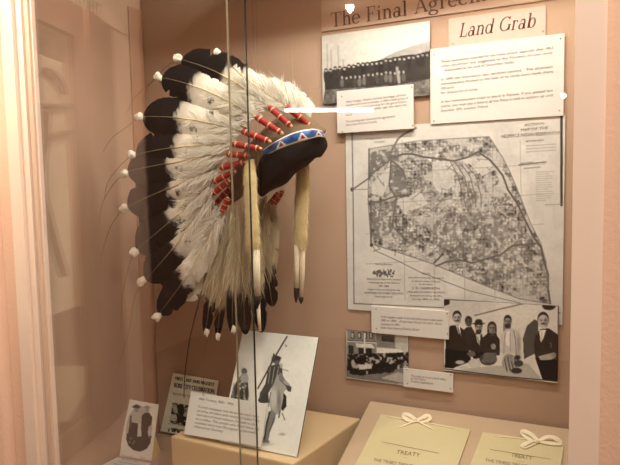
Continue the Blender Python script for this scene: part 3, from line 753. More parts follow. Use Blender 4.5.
# couple photograph, folded card standing at the left
fz = CZ0+.001
B0 = onz(119.5, 456, fz); B1 = onz(151, 461, fz)
T0 = at(127.5, 399, B0.y+.050); T1 = at(158.5, 404.5, B1.y+.050)
N2 = (T1-T0).cross(B0-T0).normalized()
B1 = onp(151.5, 460.5, T0, N2)
c = Card(T0, T1, B1, B0, .003, .0010).grid()
p = Pic(c, .90, (1, .96, .86)); n2 = p.noise(2, 52); n1 = p.noise(8, 51)
q = lambda x, y: (100+x/6.2, 390+y/6.2)
def pl(pts, v, mk=None): p.poly([q(*t) for t in pts], v, mk)
def el(x, y, rx, ry, v, s=.5, r=0): a = q(x, y); p.ell(a[0], a[1], rx/6.2, ry/6.2, v, s, r)
def ln(pts, w, v, f=1): p.line([q(*t) for t in pts], w/6.2, v, .4, f)
el(242, 240, 80, 140, .72, .6, 5)
ov = [(165, 268), (320, 284), (312, 330), (290, 365), (250, 384), (205, 372), (175, 345), (162, 305)]
pl(ov, .17)
pl([(196, 150), (222, 136), (245, 152), (248, 205), (232, 220), (190, 215)], .74); el(227, 122, 13, 16, .55); el(226, 104, 25, 9, .12); el(227, 98, 13, 8, .12)
pl([(185, 200), (235, 208), (240, 280), (235, 372), (182, 350), (172, 280)], .15); pl([(186, 160), (197, 155), (195, 240), (180, 230)], .3)
pl([(258, 160), (280, 140), (306, 142), (325, 170), (318, 215), (300, 230), (300, 292), (250, 290), (256, 210)], .16); el(293, 124, 12, 15, .6); el(292, 109, 23, 6, .62); el(292, 103, 13, 6, .55)
pl([(238, 205), (252, 208), (258, 288), (230, 288)], .82); el(305, 265, 9, 22, .8)
for x, y in ((185, 325), (205, 332), (212, 318), (192, 300), (305, 290)): el(x, y, 4, 4, .7)
ln([(135, 402), (165, 412), (200, 416)], 3, .55, .8); ln([(250, 420), (285, 424)], 3, .55, .8)
p.g += (n2-.5)*.06
st = c.build('couple_photograph', p.rgb(), [M_print, M_wedge]); tag(st, 'small upright photograph of a man and woman in hats at far left', 'photograph')
e0 = T1*.45+B1*.55; e1 = B1*.9+T1*.1
back = Vector((onz(161, 452, fz).x, onz(161, 452, fz).y, fz+.0))
sn = (e1-e0).cross(back-e0).normalized()*.0008
MB().hexa([e0-sn, B1-sn, back-sn], [e0+sn, B1+sn, back+sn]).build('strut', mat('cream_strut', (226, 208, 150), .7), st)
# its caption lying in front
q0 = onz(118.5, 456.5, CZ0+.006); q0.y -= .004; q1 = onz(151.5, 463, CZ0+.006); q1.y -= .002
d_ = Vector((-.010, -.085, 0))
c = Card(q0, q1, q1+d_, q0+d_, .003, .003).grid()
text_block(c, [('Nez Percé couple', .6), ('dressed for town about 1890', .95), ('Idaho Historical Society', .8)], (121, 459.4), (149, 464.8), (113, 464), (143, 470.5), 1.5)
tag(c.build('caption_card', plain(c, WHITE), MW), 'white caption card lying at the foot of the couple photograph', 'caption card')

# newspaper clipping standing against the back wall
yb = -.012
c = Card(at(173, 373, yb), at(218.5, 381, yb), at(209, 440, yb), at(160.5, 431, yb), .003, .0010).grid()
p = Pic(c, .95, (1, 1, .80)); n2 = p.noise(2, 62); n3 = p.noise(3, 63); n1 = p.noise(12, 61)
p.g = .95+(n1-.5)*.05
q = lambda x, y: (160+x/4.65, 360+y/4.65)
def reg(pts): return p.inside([q(*t) for t in pts])
def pl(pts, v): p.poly([q(*t) for t in pts], v)
def el(x, y, rx, ry, v, s=.5): a = q(x, y); p.ell(a[0], a[1], rx/4.65, ry/4.65, v, s)
p.g = np.where(reg([(58, 198), (135, 210), (120, 310), (46, 292)]), .18+sm(.45, .6, n3)*.6, p.g)
el(100, 235, 14, 26, .2); el(70, 225, 10, 20, .75); el(65, 270, 14, 16, .85)
p.g = np.where(reg([(40, 312), (115, 326), (112, 345), (36, 332)]) & (n2 > .45), .25, p.g)
p.g += (n2-.5)*.05
MN = [M_print, M_wedge, M_inkm, M_ink, M_pin, M_title]
c.print_line('FIRST LAST AND BIGGEST', (175.5, 379.7), (214.5, 386.2), 3.4, 3); c.print_line('BOISE CITY CELEBRATION', (174.2, 387), (214, 393.5), 4.6, 3)
c.print_line('BOISE CITY CELEBRATION', (174.6, 387.1), (214.4, 393.6), 4.6, 3); c.print_line('FIRST LAST AND BIGGEST', (175.9, 379.8), (214.9, 386.3), 3.4, 3)
c.print_line('SHOW OCT 13', (173, 394.6), (202, 399.6), 2.6, 3); c.print_line('WILD WEST PARADE', (167.6, 429.2), (185.5, 432), 1.4, 2)
for k, y in enumerate((418, 421, 424)): c.print_line('riders ropers and racers', (169-k*.4, y), (184-k*.4, y+2.4), 1.2, 2)
tag(c.build('newspaper_clipping', p.rgb(), MN), 'yellowed newspaper clipping with a bold heading standing behind the plinth', 'newspaper')
# ================================================================== HEADDRESS
M_feather = attr_mat('eagle_feather', .8, 0, .12)
M_down = attr_mat('feather_down', .9, .4, .15)
M_tuft = mat('white_tuft', (244, 236, 216), .95, noise=.08, nscale=300, bump=.6, bscale=500, sheen=.4)
M_wrap = mat('red_cloth_wrap', (160, 24, 24), .6, noise=.15, nscale=200, bump=.4, bscale=700)
M_thread = mat('cream_thread', (226, 190, 140), .6)
M_cap = mat('brown_felt', (116, 96, 72), .95, noise=.12, nscale=120, bump=.5, bscale=600)
M_black = mat('black_cloth', (11, 10, 10), .95, noise=.2, nscale=80, bump=.1, bscale=500, spec=.2)
M_bead = attr_mat('seed_beads', .3, 0, .5, .4)
M_fur = mat('cream_ermine', (226, 206, 150), .95, noise=.14, nscale=160, bump=.8, bscale=600, sheen=.3)
M_furw = mat('white_ermine', (240, 228, 196), .95, noise=.1, nscale=160, bump=.8, bscale=600, sheen=.3)
M_furb = mat('black_tail_tip', (20, 17, 15), .9)
M_hair = mat('tan_horsehair', (120, 84, 46), .6)
M_hairk = mat('dark_horsehair', (44, 36, 22), .6)

HY = -.235
root = empty('feathered_headdress', at(285, 160, HY), 'large headdress of black tipped white feathers with red quill wraps and blue beaded browband', 'headdress')
VIEW = Vector((.25, -1, 0)).normalized()
def vn(seed):
    r = np.random.default_rng(seed); g = r.random(400)
    def f(x):
        x = np.asarray(x, float) % 398; i = x.astype(int); t = x-i; t = t*t*(3-2*t); return g[i]*(1-t)+g[i+1]*t
    return f
WHITE_F = np.array(srgb(252, 247, 230)[:3]); GREY_F = np.array(srgb(196, 172, 134)[:3]); BLACK_F = np.array(srgb(19, 17, 17)[:3]); BROWN_F = np.array(srgb(92, 70, 48)[:3])
def axis(b, t, yb, yt, bow, bulge):
    B = at(*b, yb); T = at(*t, yt); d = (T-B); L = d.length; dn = d.normalized()
    n = (VIEW - dn*VIEW.dot(dn)).normalized(); s = dn.cross(n)
    return B, T, dn, n, s, L, lambda q: B + d*q + s*(bow*L*math.sin(math.pi*q)) + n*(bulge*math.sin(math.pi*q*.9))
def feather(b, t, yb, yt, w, t0, bow=0., bulge=.012, twist=0., seed=0, body=None, lead=.30, spots=()):
    B, T, dn, n, s, L, P = axis(b, t, yb, yt, bow, bulge)
    nL, nW = 72, 12; f1, f2, f3 = vn(seed), vn(seed+50), vn(seed+90); r = np.random.default_rng(seed)
    cut = {}
    for k in range(5):
        i0 = int(r.integers(22, 66)); sd = int(r.integers(0, 2)); dep = r.uniform(.15, .45)
        for j in range(3): cut[(i0+j, sd)] = 1-dep*(1-j/3)
    V, C = [], []
    wht = body if body is not None else WHITE_F
    for i in range(nL+1):
        q = i/nL; c = P(q); ta = (P(min(1, q+.01))-P(max(0, q-.01))).normalized()
        n_ = (n-ta*n.dot(ta)).normalized(); s_ = ta.cross(n_)
        tw = twist*(1-.4*q); sx = s_*math.cos(tw)+n_*math.sin(tw); nn = n_*math.cos(tw)-s_*math.sin(tw)
        pr = .16+.84*float(sm(.02, lead, q))
        if q > .74: pr *= math.sqrt(max(0, 1-((q-.74)/.262)**2.1))
        for j in range(nW+1):
            u = 2*j/nW-1; sd = 0 if u < 0 else 1
            ww = w/2*pr*(.86 if sd == 0 else 1.0)
            edge = abs(u)
            ww *= 1+.10*(float(f1(q*46+sd*100))-.5)*edge**2
            ww *= 1-(1-cut.get((i, sd), 1))*edge**2
            lag = -.035*L*edge*pr*0
            pos = c + sx*(u*ww) - nn*(.22*ww*u*u) + ta*(.10*ww*edge) + nn*(.0012*(float(f2(i*1.7+u*3))-.5))
            V.append(pos)
            st = float(f2(q*70-edge*9+sd*37)); mo = float(f3(q*9+u*1.3+sd*60))
            col = wht*(1-.24*st*edge)*(1-.16*mo)
            col = col*(1-.35*float(sm(.62, .85, mo)))+GREY_F*.6*float(sm(.62, .85, mo))*.6
            k = float(sm(-.03, .03, q-t0-.05*(st-.5)-.05*(float(f3(q*3+u*2+sd*20))-.5)+.05*edge))
            mid = float(sm(-.16, .0, q-t0))*(1-k)*.35
            col = col*(1-mid)+BROWN_F*mid
            col = col*(1-k)+BLACK_F*(1+.5*st)*k
            for (sq, su, sr) in spots:
                kk = float(1-sm(sr*.6, sr, math.hypot((q-sq)*L/w*2, u-su)+.3*(st-.5)))
                col = col*(1-kk)+BROWN_F*.35*kk
            C.append(col)
    F = [(i*(nW+1)+j, i*(nW+1)+j+1, (i+1)*(nW+1)+j+1, (i+1)*(nW+1)+j) for i in range(nL) for j in range(nW)]
    # back of the vane, a hair behind, then the shaft
    V2 = [v - n*.0007 for v in V]; nb = len(V)
    F += [tuple(nb+k for k in f[::-1]) for f in F]; V += V2; C += [c*.9 for c in C]
    m = 20
    for i in range(m+1):
        q = i/m; c = P(q); rr_ = .0019*(1-.75*q)
        b0 = len(V)
        for k in range(6):
            a = k*math.pi/3; V.append(c + n*(.0012+rr_*.8*math.sin(a)) + s*(rr_*math.cos(a))); C.append(np.array(srgb(232, 208, 160)[:3])*(1 if q < t0 else .25))
        if i: F += [(b0-6+k, b0-6+(k+1) % 6, b0+(k+1) % 6, b0+k) for k in range(6)]
    o = mesh_from('feather', V, F, M_feather, root, True, None, C)
    return o, P, n, s, dn, L
def strands(name, parent, items, m=M_down, seg=4):
    """soft down: many fine curved tapering fronds in one mesh. items: (root, direction, sag, length, width, colour)"""
    V, F, C = [], [], []
    for p0, d, sg, ln_, w_, col in items:
        sd = d.cross(VIEW); sd = sd.normalized() if sd.length > 1e-4 else Vector((1, 0, 0))
        b = len(V)
        for i in range(seg+1):
            q = i/seg; c = p0 + d*(ln_*q) + sg*(ln_*q*q); ww = w_*(1-.85*q)
            V += [c+sd*ww, c-sd*ww]; C += [col, col]
        F += [(b+2*i, b+2*i+1, b+2*i+3, b+2*i+2) for i in range(seg)]
    return mesh_from(name, V, F, m, parent, True, None, C)
def down(o, P, n, s, dn, L, q0, q1, cnt, ln_, seed, col=None, wid=.0007, spread=1.0):
    r = np.random.default_rng(seed); it = []
    for k in range(cnt):
        q = r.uniform(q0, q1); sd = r.choice((-1, 1)); a = r.uniform(.15, 1.0)*spread
        d = (dn*(r.uniform(.5, 1.1)) + s*(sd*a) + n*r.uniform(-.2, .55)).normalized()
        sg = (dn*.3 - s*(sd*.25) + Vector((0, 0, -.15)))*r.uniform(.1, .7) + n*r.uniform(-.3, .1)
        c = (WHITE_F if col is None else col)*r.uniform(.72, 1.02)
        it.append((P(q)+s*(sd*r.uniform(0, .012))+n*r.uniform(.0, .012), d, sg, ln_*r.uniform(.5, 1.25), wid*r.uniform(.6, 1.4), c))
    strands('down_plume', o, it)
def lump(name, c, r_, m, parent, seed, axis_=None, stretch=1.25):
    bm = bmesh.new(); bmesh.ops.create_icosphere(bm, subdivisions=3, radius=1)
    r = random.Random(seed); ph = [(Vector((r.uniform(-1, 1), r.uniform(-1, 1), r.uniform(-1, 1))).normalized(), r.uniform(3, 7), r.uniform(0, 6)) for k in range(7)]
    ax = axis_ or Vector((0, 0, 1))
    for v in bm.verts:
        k = 1+sum(.07*math.sin(f*v.co.dot(d)+p_) for d, f, p_ in ph)
        q = v.co*k; q = q + ax*(q.dot(ax)*(stretch-1)); v.co = c + q*r_
    me = bpy.data.meshes.new(name); bm.to_mesh(me); bm.free()
    me.polygons.foreach_set('use_smooth', [True]*len(me.polygons)); me.update()
    return link(name, me, m, parent)
def wrap(parent, outer, inner, y0, y1, rad=.0061):
    A = at(*outer, y0); B = at(*inner, y1); mb = MB(); d = B-A
    prof = [(0, .55, 1), (.03, .85, 0), (.10, 1, 0), (.135, 1.05, 1), (.175, 1.05, 1), (.20, 1, 0), (.46, .98, 0), (.475, 1.06, 1), (.515, 1.06, 1), (.535, .98, 0), (.80, .9, 0), (.82, .98, 1), (.86, .98, 1), (.88, .82, 0), (.94, .6, 1), (1.0, .42, 1)]
    pts = [A+d*q for q, _, _ in prof]; rd = [rad*k for _, k, _ in prof]
    mb.tube(pts, rd, 12)
    mb.mi = []
    for i in range(len(prof)-1): mb.mi += [1 if (prof[i][2] and prof[i+1][2]) else 0]*12
    mb.mi += [1, 1]
    return mb.build('quill_wrap', [M_wrap, M_thread], parent, True)
def hair(parent, pts, r0=.0007, m=None, name='horsehair'):
    S = []
    for i in range(len(pts)-1):
        p0, p1, p2, p3 = pts[max(i-1, 0)], pts[i], pts[i+1], pts[min(i+2, len(pts)-1)]
        for k in range(6):
            t = k/6; S.append(.5*((2*p1)+(p2-p0)*t+(2*p0-5*p1+4*p2-p3)*t*t+(3*p1-p0-3*p2+p3)*t**3))
    S.append(pts[-1]); mb = MB()
    mb.tube(S, [r0*(1-.6*i/len(S)) for i in range(len(S))], 5)
    return mb.build(name, m or M_hair, parent, True)

# --- the far side and the in-between rows, then the near row --------------------------------
mid = [  # base, tip, y base, y tip, width, where black begins
 ((276, 110), (206, 62), -.20, -.19, .060, .50), ((262, 118), (182, 90), -.21, -.20, .070, .46),
 ((248, 128), (174, 108), -.21, -.20, .070, .44), ((236, 142), (156, 140), -.22, -.20, .080, .40),
 ((230, 150), (146, 166), -.22, -.20, .080, .38), ((224, 162), (140, 194), -.22, -.20, .080, .38),
 ((216, 176), (142, 226), -.22, -.20, .080, .40), ((214, 188), (149, 258), -.22, -.20, .074, .42),
 ((220, 200), (164, 286), -.22, -.20, .060, .45)]
for k, (b, t, yb, yt, w, t0) in enumerate(mid):
    feather(b, t, yb, yt, w, t0, bow=.03, seed=200+k, twist=.15)
near = [
 ((286, 106), (219, 55), -.262, -.262, .040, .62, -.02), ((269, 107), (183, 60.5), -.272, -.270, .078, .52, .05),
 ((256, 117), (163, 78), -.282, -.280, .082, .66, .04), ((242, 131), (144, 117), -.288, -.288, .088, .60, .03),
 ((232, 144), (137, 155), -.290, -.292, .088, .55, .02), ((227, 154), (129, 171), -.290, -.292, .088, .53, .0),
 ((220, 168), (129, 206), -.288, -.288, .090, .50, .0), ((213, 182), (138, 249), -.284, -.280, .088, .50, -.02),
 ((213, 194), (147, 279), -.280, -.272, .084, .56, -.03), ((222, 212), (160, 313), -.276, -.264, .066, .62, -.04)]
inner = [(312, 128), (292, 127), (283, 134), (271, 142), (262, 149), (250, 156), (247, 162), (236, 171), (230, 180), (228, 197)]
tufts = [(217, 52.5), (178, 58.5), (158, 77), (139.5, 117), (132, 155), (124.5, 173.5), (124, 208), (134, 252), (141.5, 281.5), (157, 317)]
hairs = [None, [(165, 68), (150, 84), (142, 100)], [(150, 84), (136, 96), (127, 112)], [(128, 126), (112, 138), (103, 152)], [(120, 166), (108, 182), (104, 200)],
         [(112, 186), (102, 205), (99, 224)], [(112, 224), (104, 246), (100, 262)], [(128, 270), (122, 300), (121, 330)], [(134, 300), (128, 335), (118, 366)], [(155, 335), (152, 356), (150, 372)]]
for k, (b, t, yb, yt, w, t0, bow) in enumerate(near):
    yb -= .0022*k if k < 5 else .0022*(9-k)
    fo = feather(b, t, yb, yt, w, t0, bow, .014, twist=-.12, seed=20+k, spots=((.80, .45, .34),) if k == 9 else ((.30, .3, .22), (.42, -.4, .16)))
    o = fo[0]
    down(*fo, .02, .28, 240, .028, 300+k)
    down(*fo, .0, .12, 120, .026, 340+k, WHITE_F*.95, .0008)
    down(*fo, .30, t0-.14, 60, .015, 360+k)
    wrap(o, (b[0]+(b[0]-inner[k][0])*-.0, b[1]), inner[k], yb-.012, yb-.010+(.03 if k == 0 else 0))
    tc = at(*tufts[k], yt-.004)
    lump('tip_tuft', tc, .0093 if k else .0070, M_tuft, o, k, fo[4], 1.2)
    for j, (dx, dz) in enumerate(((.006, .005), (-.005, -.006), (.004, -.006))):
        pass
    if hairs[k]:
        hair(o, [tc]+[at(x, y, yt+.01*(i+1)) for i, (x, y) in enumerate(hairs[k])])

# the long white plume and the trailing feathers below
TAN_F = np.array(srgb(214, 198, 164)[:3])
trail = [  # base, tip, yb, yt, width, t0, body, tuft
 ((224, 204), (186, 300), -.262, -.256, .080, 1.2, WHITE_F, None),
 ((229, 205), (206, 333), -.250, -.246, .030, .76, TAN_F, (206.5, 332)),
 ((234, 206), (218, 337), -.246, -.240, .024, .80, TAN_F, (218, 336)),
 ((238, 205), (233, 333), -.252, -.248, .032, .66, TAN_F, (233.5, 329)),
 ((243, 208), (246, 334), -.240, -.236, .036, .60, TAN_F, None),
 ((254, 210), (262, 332), -.226, -.220, .036, .64, TAN_F, None),
 ((262, 206), (273, 306), -.190, -.186, .040, .62, TAN_F, None),
 ((272, 200), (266, 282), -.180, -.186, .056, 1.2, TAN_F*.8, None),
 ((266, 196), (252, 290), -.205, -.205, .050, .78, TAN_F*.8, None)]
for k, (b, t, yb, yt, w, t0, body, tf) in enumerate(trail):
    fo = feather(b, t, yb, yt, w, t0, .0, .012, twist=.1*(-1)**k, seed=60+k, body=body, spots=((.83, .45, .30),) if k == 0 else ())
    down(*fo, .02, .58 if k else .7, 230, .042 if k else .024, 400+k, body*(1.0 if k % 2 else .82), spread=.35 if k else .8)
    if tf: lump('tip_tuft', at(*tf, yt-.004), .0048, M_tuft, fo[0], 30+k, Vector((.15, 0, 1)).normalized(), 2.0)
# small far wraps showing between the near ones and inside the hood
for (o_, i_, y0) in (((215, 205), (227, 190), -.250), ((226, 208), (236, 189), -.244), ((219, 200), (233, 186), -.262), ((268, 206), (279, 192), -.195), ((275, 204), (283, 190), -.185)):
    wrap(root, o_, i_, y0, y0, .0055)
# crest of pale down behind the top wraps, from the feathers of the other side
for k, (b, t, yb) in enumerate((((297, 112), (262, 86), -.190), ((303, 118), (276, 88), -.175), ((308, 122), (290, 98), -.165), ((284, 108), (246, 82), -.20))):
    fo = feather(b, t, yb, yb+.005, .060, 1.3, .02, .01, seed=90+k, lead=.2)
    down(*fo, .0, .9, 260, .032, 500+k, WHITE_F*.9)

# --- cap, lining, browband --------------------------------------------------------------------
def smooth_loop(pts, n=5):
    m = len(pts); S = []
    for i in range(m):
        p0, p1, p2, p3 = [np.array(pts[(i+d) % m], float) for d in (-1, 0, 1, 2)]
        for k in range(n):
            t = k/n; S.append(.5*((2*p1)+(p2-p0)*t+(2*p0-5*p1+4*p2-p3)*t*t+(3*p1-p0-3*p2+p3)*t**3))
    return S
def pillow(name, pts, y0, front, backd, m, rings=9, tilt=(0, 0), parent=root, e=.85, sm_n=5):
    """a rounded body whose outline is a loop at depth y0, swelling to the front and to the back"""
    S = smooth_loop(pts, sm_n); cx = sum(p_[0] for p_ in S)/len(S); cy_ = sum(p_[1] for p_ in S)/len(S); n = len(S)
    V, F = [], []
    def yy(p_): return y0+tilt[0]*(p_[0]-cx)+tilt[1]*(p_[1]-cy_)
    levels = [(-math.pi/2*(k/rings)) for k in range(rings, 0, -1)]+[0]+[math.pi/2*(k/rings) for k in range(1, rings+1)]
    levels = levels[1:-1]
    for a in levels:
        sc = math.cos(a)**e; dp = math.sin(a)
        for p_ in S:
            x, y = cx+(p_[0]-cx)*sc, cy_+(p_[1]-cy_)*sc
            V.append(at(x, y, yy((x, y)) - (front if dp < 0 else -backd)*abs(dp)*(1 if dp < 0 else 1)))
    nl = len(levels)
    F = [(i*n+k, i*n+(k+1) % n, (i+1)*n+(k+1) % n, (i+1)*n+k) for i in range(nl-1) for k in range(n)]
    V += [at(cx, cy_, yy((cx, cy_))-front), at(cx, cy_, yy((cx, cy_))+backd)]
    F += [(k, (k+1) % n, nl*n) for k in range(n)]+[((nl-1)*n+k, (nl-1)*n+(k+1) % n, nl*n+1) for k in range(n)]
    mb = MB(); mb.add(V, F); return mb.build(name, m, parent, True)
pillow('cap', [(298, 111), (314, 121), (326, 131), (312, 140), (288, 152), (266, 166), (256, 180), (243, 196), (231, 203), (226, 192), (232, 172), (243, 152), (258, 134), (278, 117)], -.225, .052, .05, M_cap)
pillow('lining', [(258, 160), (264, 152), (276, 145), (292, 138), (310, 133), (321, 132), (326, 139), (327.5, 147), (321, 157), (318, 156), (307, 166), (296, 173), (287, 183), (277, 188), (269, 192), (262, 197), (256, 190), (255, 175)], -.225, .070, .05, M_black, tilt=(.0009, 0), sm_n=3)
# browband: a beaded strip on a curve round the brow
top = [(261, 151.5), (268, 146), (276, 141), (285, 136.2), (294, 132.5), (303, 130), (312, 128.8), (318, 129.5), (323, 132)]
bot_ = [(262, 158), (270, 153.5), (278, 149.5), (287, 145.8), (296, 142.5), (305, 140), (313, 137.8), (319, 136.5), (324, 137.5)]
yb_ = [-.268, -.288, -.299, -.304, -.304, -.298, -.286, -.268, -.240]
nU, nV = 96, 14; V, C = [], []
def cr(A, t):
    n = len(A)-1; x = min(t*n, n-1e-6); i = int(x); f = x-i
    p0, p1, p2, p3 = [np.array(A[max(0, min(n, i+d))], float) for d in (-1, 0, 1, 2)]
    return .5*((2*p1)+(p2-p0)*f+(2*p0-5*p1+4*p2-p3)*f*f+(3*p1-p0-3*p2+p3)*f**3)
BLUE = np.array(srgb(38, 98, 170)[:3]); BLU2 = np.array(srgb(20, 50, 120)[:3]); WB = np.array(srgb(240, 238, 225)[:3]); RB = np.array(srgb(150, 24, 36)[:3])
for i in range(nU+1):
    u = i/nU; a = cr(top, u); b = cr(bot_, u); y = float(cr([[q_] for q_ in yb_], u)[0])
    for j in range(nV+1):
        v = j/nV; P_ = at(a[0]*(1-v)+b[0]*v, a[1]*(1-v)+b[1]*v, y-.003*math.sin(math.pi*v)); V.append(P_)
        col = BLUE if (i+j) % 3 else BLUE*.8+BLU2*.2
        if v < .14 or v > .9 or u < .022 or u > .985: col = WB
        else:
            for cu in (.30, .60, .875):
                h = (.95-v)/.8; d = abs(u-cu)/.085
                if d < 1 and h < (1-d)*.95: col = WB
                if d < .50 and .12 < h < (.50-d)*1.6: col = RB
            for cu in (.16, .455, .74):
                d = abs(u-cu)/.05
                if d < 1 and .14 < v < .14+.5*(1-d): col = BLU2
        C.append(col)
F = [(i*(nV+1)+j, i*(nV+1)+j+1, (i+1)*(nV+1)+j+1, (i+1)*(nV+1)+j) for i in range(nU) for j in range(nV)]
nb = len(V); V += [v+Vector((0, .003, 0)) for v in V]; C += C
F += [tuple(nb+k for k in f[::-1]) for f in F]
rim = [i*(nV+1) for i in range(nU+1)]+[nU*(nV+1)+j for j in range(1, nV+1)]+[i*(nV+1)+nV for i in range(nU-1, -1, -1)]+[j for j in range(nV-1, 0, -1)]
F += [(rim[k], rim[(k+1) % len(rim)], nb+rim[(k+1) % len(rim)], nb+rim[k]) for k in range(len(rim))]
mesh_from('browband', V, F, M_bead, root, True, None, C)
# ermine drops
def drop(pts, rad, legs, seed, m=None):
    mb = MB(); P_ = [at(*p_) for p_ in pts]
    S = []; R_ = []
    for i in range(len(P_)-1):
        for k in range(6): t = k/6; S.append(P_[i].lerp(P_[i+1], t)); R_.append((rad[i]*(1-t)+rad[i+1]*t)*(1+.07*math.sin(i*9+k*2.1+seed)))
    S.append(P_[-1]); R_.append(rad[-1])
    mb.tube(S, R_, 12, flat=.55); o = mb.build('ermine_drop', m or M_fur, root, True)
    r = np.random.default_rng(seed); it = []
    for k in range(700):
        i = int(r.integers(1, len(S)-1)); a = r.uniform(0, 2*math.pi)
        side = Vector((math.cos(a), math.sin(a)*.55, 0))
        it.append((S[i]+side*R_[i]*.9, (Vector((0, 0, -1))+side*r.uniform(.1, .6)).normalized(), side*-.1, .014*r.uniform(.5, 1.2), .0006, np.array(srgb(232, 214, 164)[:3])*r.uniform(.7, 1.05)))
    strands('fur_fringe', o, it, seg=3)
    for lp, lr, tip in legs:
        L_ = [at(*p_) for p_ in lp]; q = MB(); n = len(L_); q.tube(L_, [lr*(1-.25*i/(n-1)) for i in range(n)], 9, flat=.8); q.build('ermine_leg', M_furw, o, True)
        if tip:
            a, b = L_[-1], at(*tip); q = MB(); q.tube([a, a.lerp(b, .5), b], [lr*.85, lr*.8, lr*.15], 8); q.build('tail_tip', M_furb, o, True)
    return o
drop([(249.5, 160, -.300), (250, 178, -.306), (250.8, 200, -.308), (252.5, 226, -.308), (252.8, 244, -.306), (255, 257, -.304)], [.0105, .0140, .0134, .0152, .0148, .008],
     [([(256, 250, -.305), (257, 275, -.304), (257.5, 296, -.303)], .0082, (257, 309, -.303)), ([(258, 302, -.296), (259, 318, -.295), (260, 331, -.295)], .0042, None)], 3)
drop([(303, 160, -.180), (302.5, 185, -.182), (301, 215, -.182), (300.5, 238, -.182), (300, 250, -.182)], [.0125, .0155, .0165, .0150, .0105],
     [([(297, 245, -.184), (296.5, 268, -.184), (296.5, 288, -.184)], .0070, (296, 303, -.184)), ([(302.5, 245, -.180), (302.5, 270, -.180), (301, 297, -.180)], .0066, (301, 304, -.180))], 5)
# long dark strands hanging from the trailing feathers
hair(root, [at(209, 262, -.27), at(200, 298, -.27), at(190, 338, -.268), at(185, 375, -.266), at(184, 398, -.266)], .0021, M_hairk, 'horsehair')
hair(root, [at(222, 300, -.26), at(213, 325, -.26), at(205, 352, -.26), at(203, 396, -.26)], .0011, M_hair, 'horsehair')
# a rod from the back wall carries it
mb = MB(); mb.tube([at(288, 160, -.19), at(282, 166, -.0005)], .006, 10)
mb.build('mounting_rod', mat('steel_rod', (90, 88, 84), .35, metal=.9), root)
adopt(root)

CASE_W, EX_W, ROOM_W, TUBE_E, BULB_E, EXPO = 7.7, 6.5, 26, 14, 40, 0
# ================================================================== LIGHT
def area(name, loc, size, sy_, power, col, aim):
    l = bpy.data.lights.new(name, 'AREA'); l.shape = 'RECTANGLE'; l.size = size; l.size_y = sy_; l.energy = power; l.color = col
    o = bpy.data.objects.new(name, l); COL.objects.link(o); o.location = loc
    o.rotation_euler = (Vector(aim)-Vector(loc)).to_track_quat('-Z', 'Y').to_euler(); return o
# strip lamp hidden above the case opening
area('case_lamp', (-.19, -.36, Z+.625), .62, .045, CASE_W, (1, .95, .82), (-.17, -.06, Z-.4))
# unseen lamp added above the exhibit opening to brighten its mirror image
e = W(.24, .042, Z+.57); area('exhibit_fill', e, .20, .035, EX_W, (1, .86, .68), W(.24, -.01, Z+.05))
# ceiling panels of the room, with one small fill lamp added among them
area('unseen_room_lamp', (.12, -1.30, Z+.99), .8, .4, ROOM_W, (1, .90, .79), (-.05, -1.2, 0))
wall_fill = area('unseen_room_lamp', (-.50, -1.05, Z+.99), .3, .2, ROOM_W*.20, (1, .90, .79), W(.45, 0, Z+.30)); wall_fill.data.spread = math.radians(75)  # fill lamp added so the adjoining wall shows brighter in the glass
area('unseen_room_lamp', (1.5, -3.2, Z+.99), .9, .9, ROOM_W*.6, (1, .89, .77), (1.5, -3.2, 0))
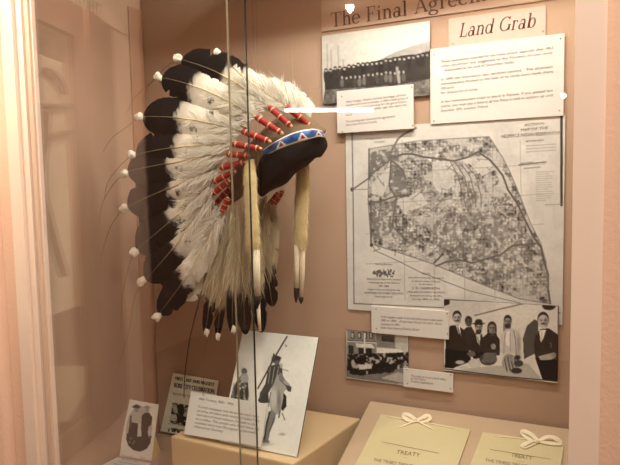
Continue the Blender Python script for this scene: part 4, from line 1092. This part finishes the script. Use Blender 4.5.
# lamps of the room that the glass shows
M_lampw = mat('lit_tube', (255, 240, 225), .4, emit=TUBE_E)
M_bulb = mat('lit_bulb', (255, 236, 214), .4, emit=BULB_E)
M_fix = mat('lamp_housing', (205, 200, 190), .5)
def gpt(px, py, t):
    d = ray(px, py); g = EYEP + d*((-.45+CD)/d.y); d = Vector((d.x, -d.y, d.z)); return g + d*(t/-d.y)
tA, tB = gpt(284, 110, 2.6), gpt(372, 109.6, 2.6)
ft = empty('tube_lamp', (tA+tB)/2, 'glowing tube lamp whose mirrored streak crosses the glass beside the browband', 'lamp')
MB().tube([tA, tB], .013, 12).build('tube', M_lampw, ft, True)
dd = (tB-tA).normalized()
h = MB(); h.hexa([tA-dd*.03+Vector((0, -.03, .02)), tB+dd*.03+Vector((0, -.03, .02)), tB+dd*.03+Vector((0, .03, .02)), tA-dd*.03+Vector((0, .03, .02))], [tA-dd*.03+Vector((0, -.02, .05)), tB+dd*.03+Vector((0, -.02, .05)), tB+dd*.03+Vector((0, .02, .05)), tA-dd*.03+Vector((0, .02, .05))])
h.build('housing', M_fix, ft)
for p_ in (tA.lerp(tB, .1), tA.lerp(tB, .9)):
    MB().tube([p_+Vector((0, 0, .05)), Vector((p_.x, p_.y, Z+.999))], .004, 6).build('hanger', M_fix, ft)
adopt(ft)
def spot(P, label, r_):
    s = empty('ceiling_spotlight', P, label, 'lamp')
    mb = MB(); lump('bulb', P, r_, M_bulb, s, 1, Vector((0, 0, 1)), 1.1)
    MB().tube([P+Vector((0, 0, r_*.7)), P+Vector((0, 0, r_*2.2)), Vector((P.x, P.y, Z+.999))], [r_*.8, r_*.8, r_*.35], 10).build('lamp_holder', M_fix, s)
    adopt(s)
spot(gpt(440, 72, 4.2), 'round spotlight whose glare sits on the large white text panel', .030)
spot(gpt(349, 7, 2.2), 'spotlight whose glare falls on the title strip', .022)
spot(gpt(563.5, 95.5, 4.2), 'spotlight whose small glare sits at the right edge of the text panel', .020)
w = bpy.data.worlds.new('room_air'); w.use_nodes = True; SC.world = w
w.node_tree.nodes['Background'].inputs[0].default_value = (.30, .22, .16, 1); w.node_tree.nodes['Background'].inputs[1].default_value = .2
SC.view_settings.view_transform = 'Standard'; SC.view_settings.look = 'None'; SC.view_settings.gamma = 1; SC.view_settings.exposure = EXPO
try: SC.view_settings.use_curve_mapping = False
except Exception: pass
SC.cycles.use_denoising = True
SC.cycles.max_bounces = 8; SC.cycles.transparent_max_bounces = 16
SC.cycles.sample_clamp_indirect = 4
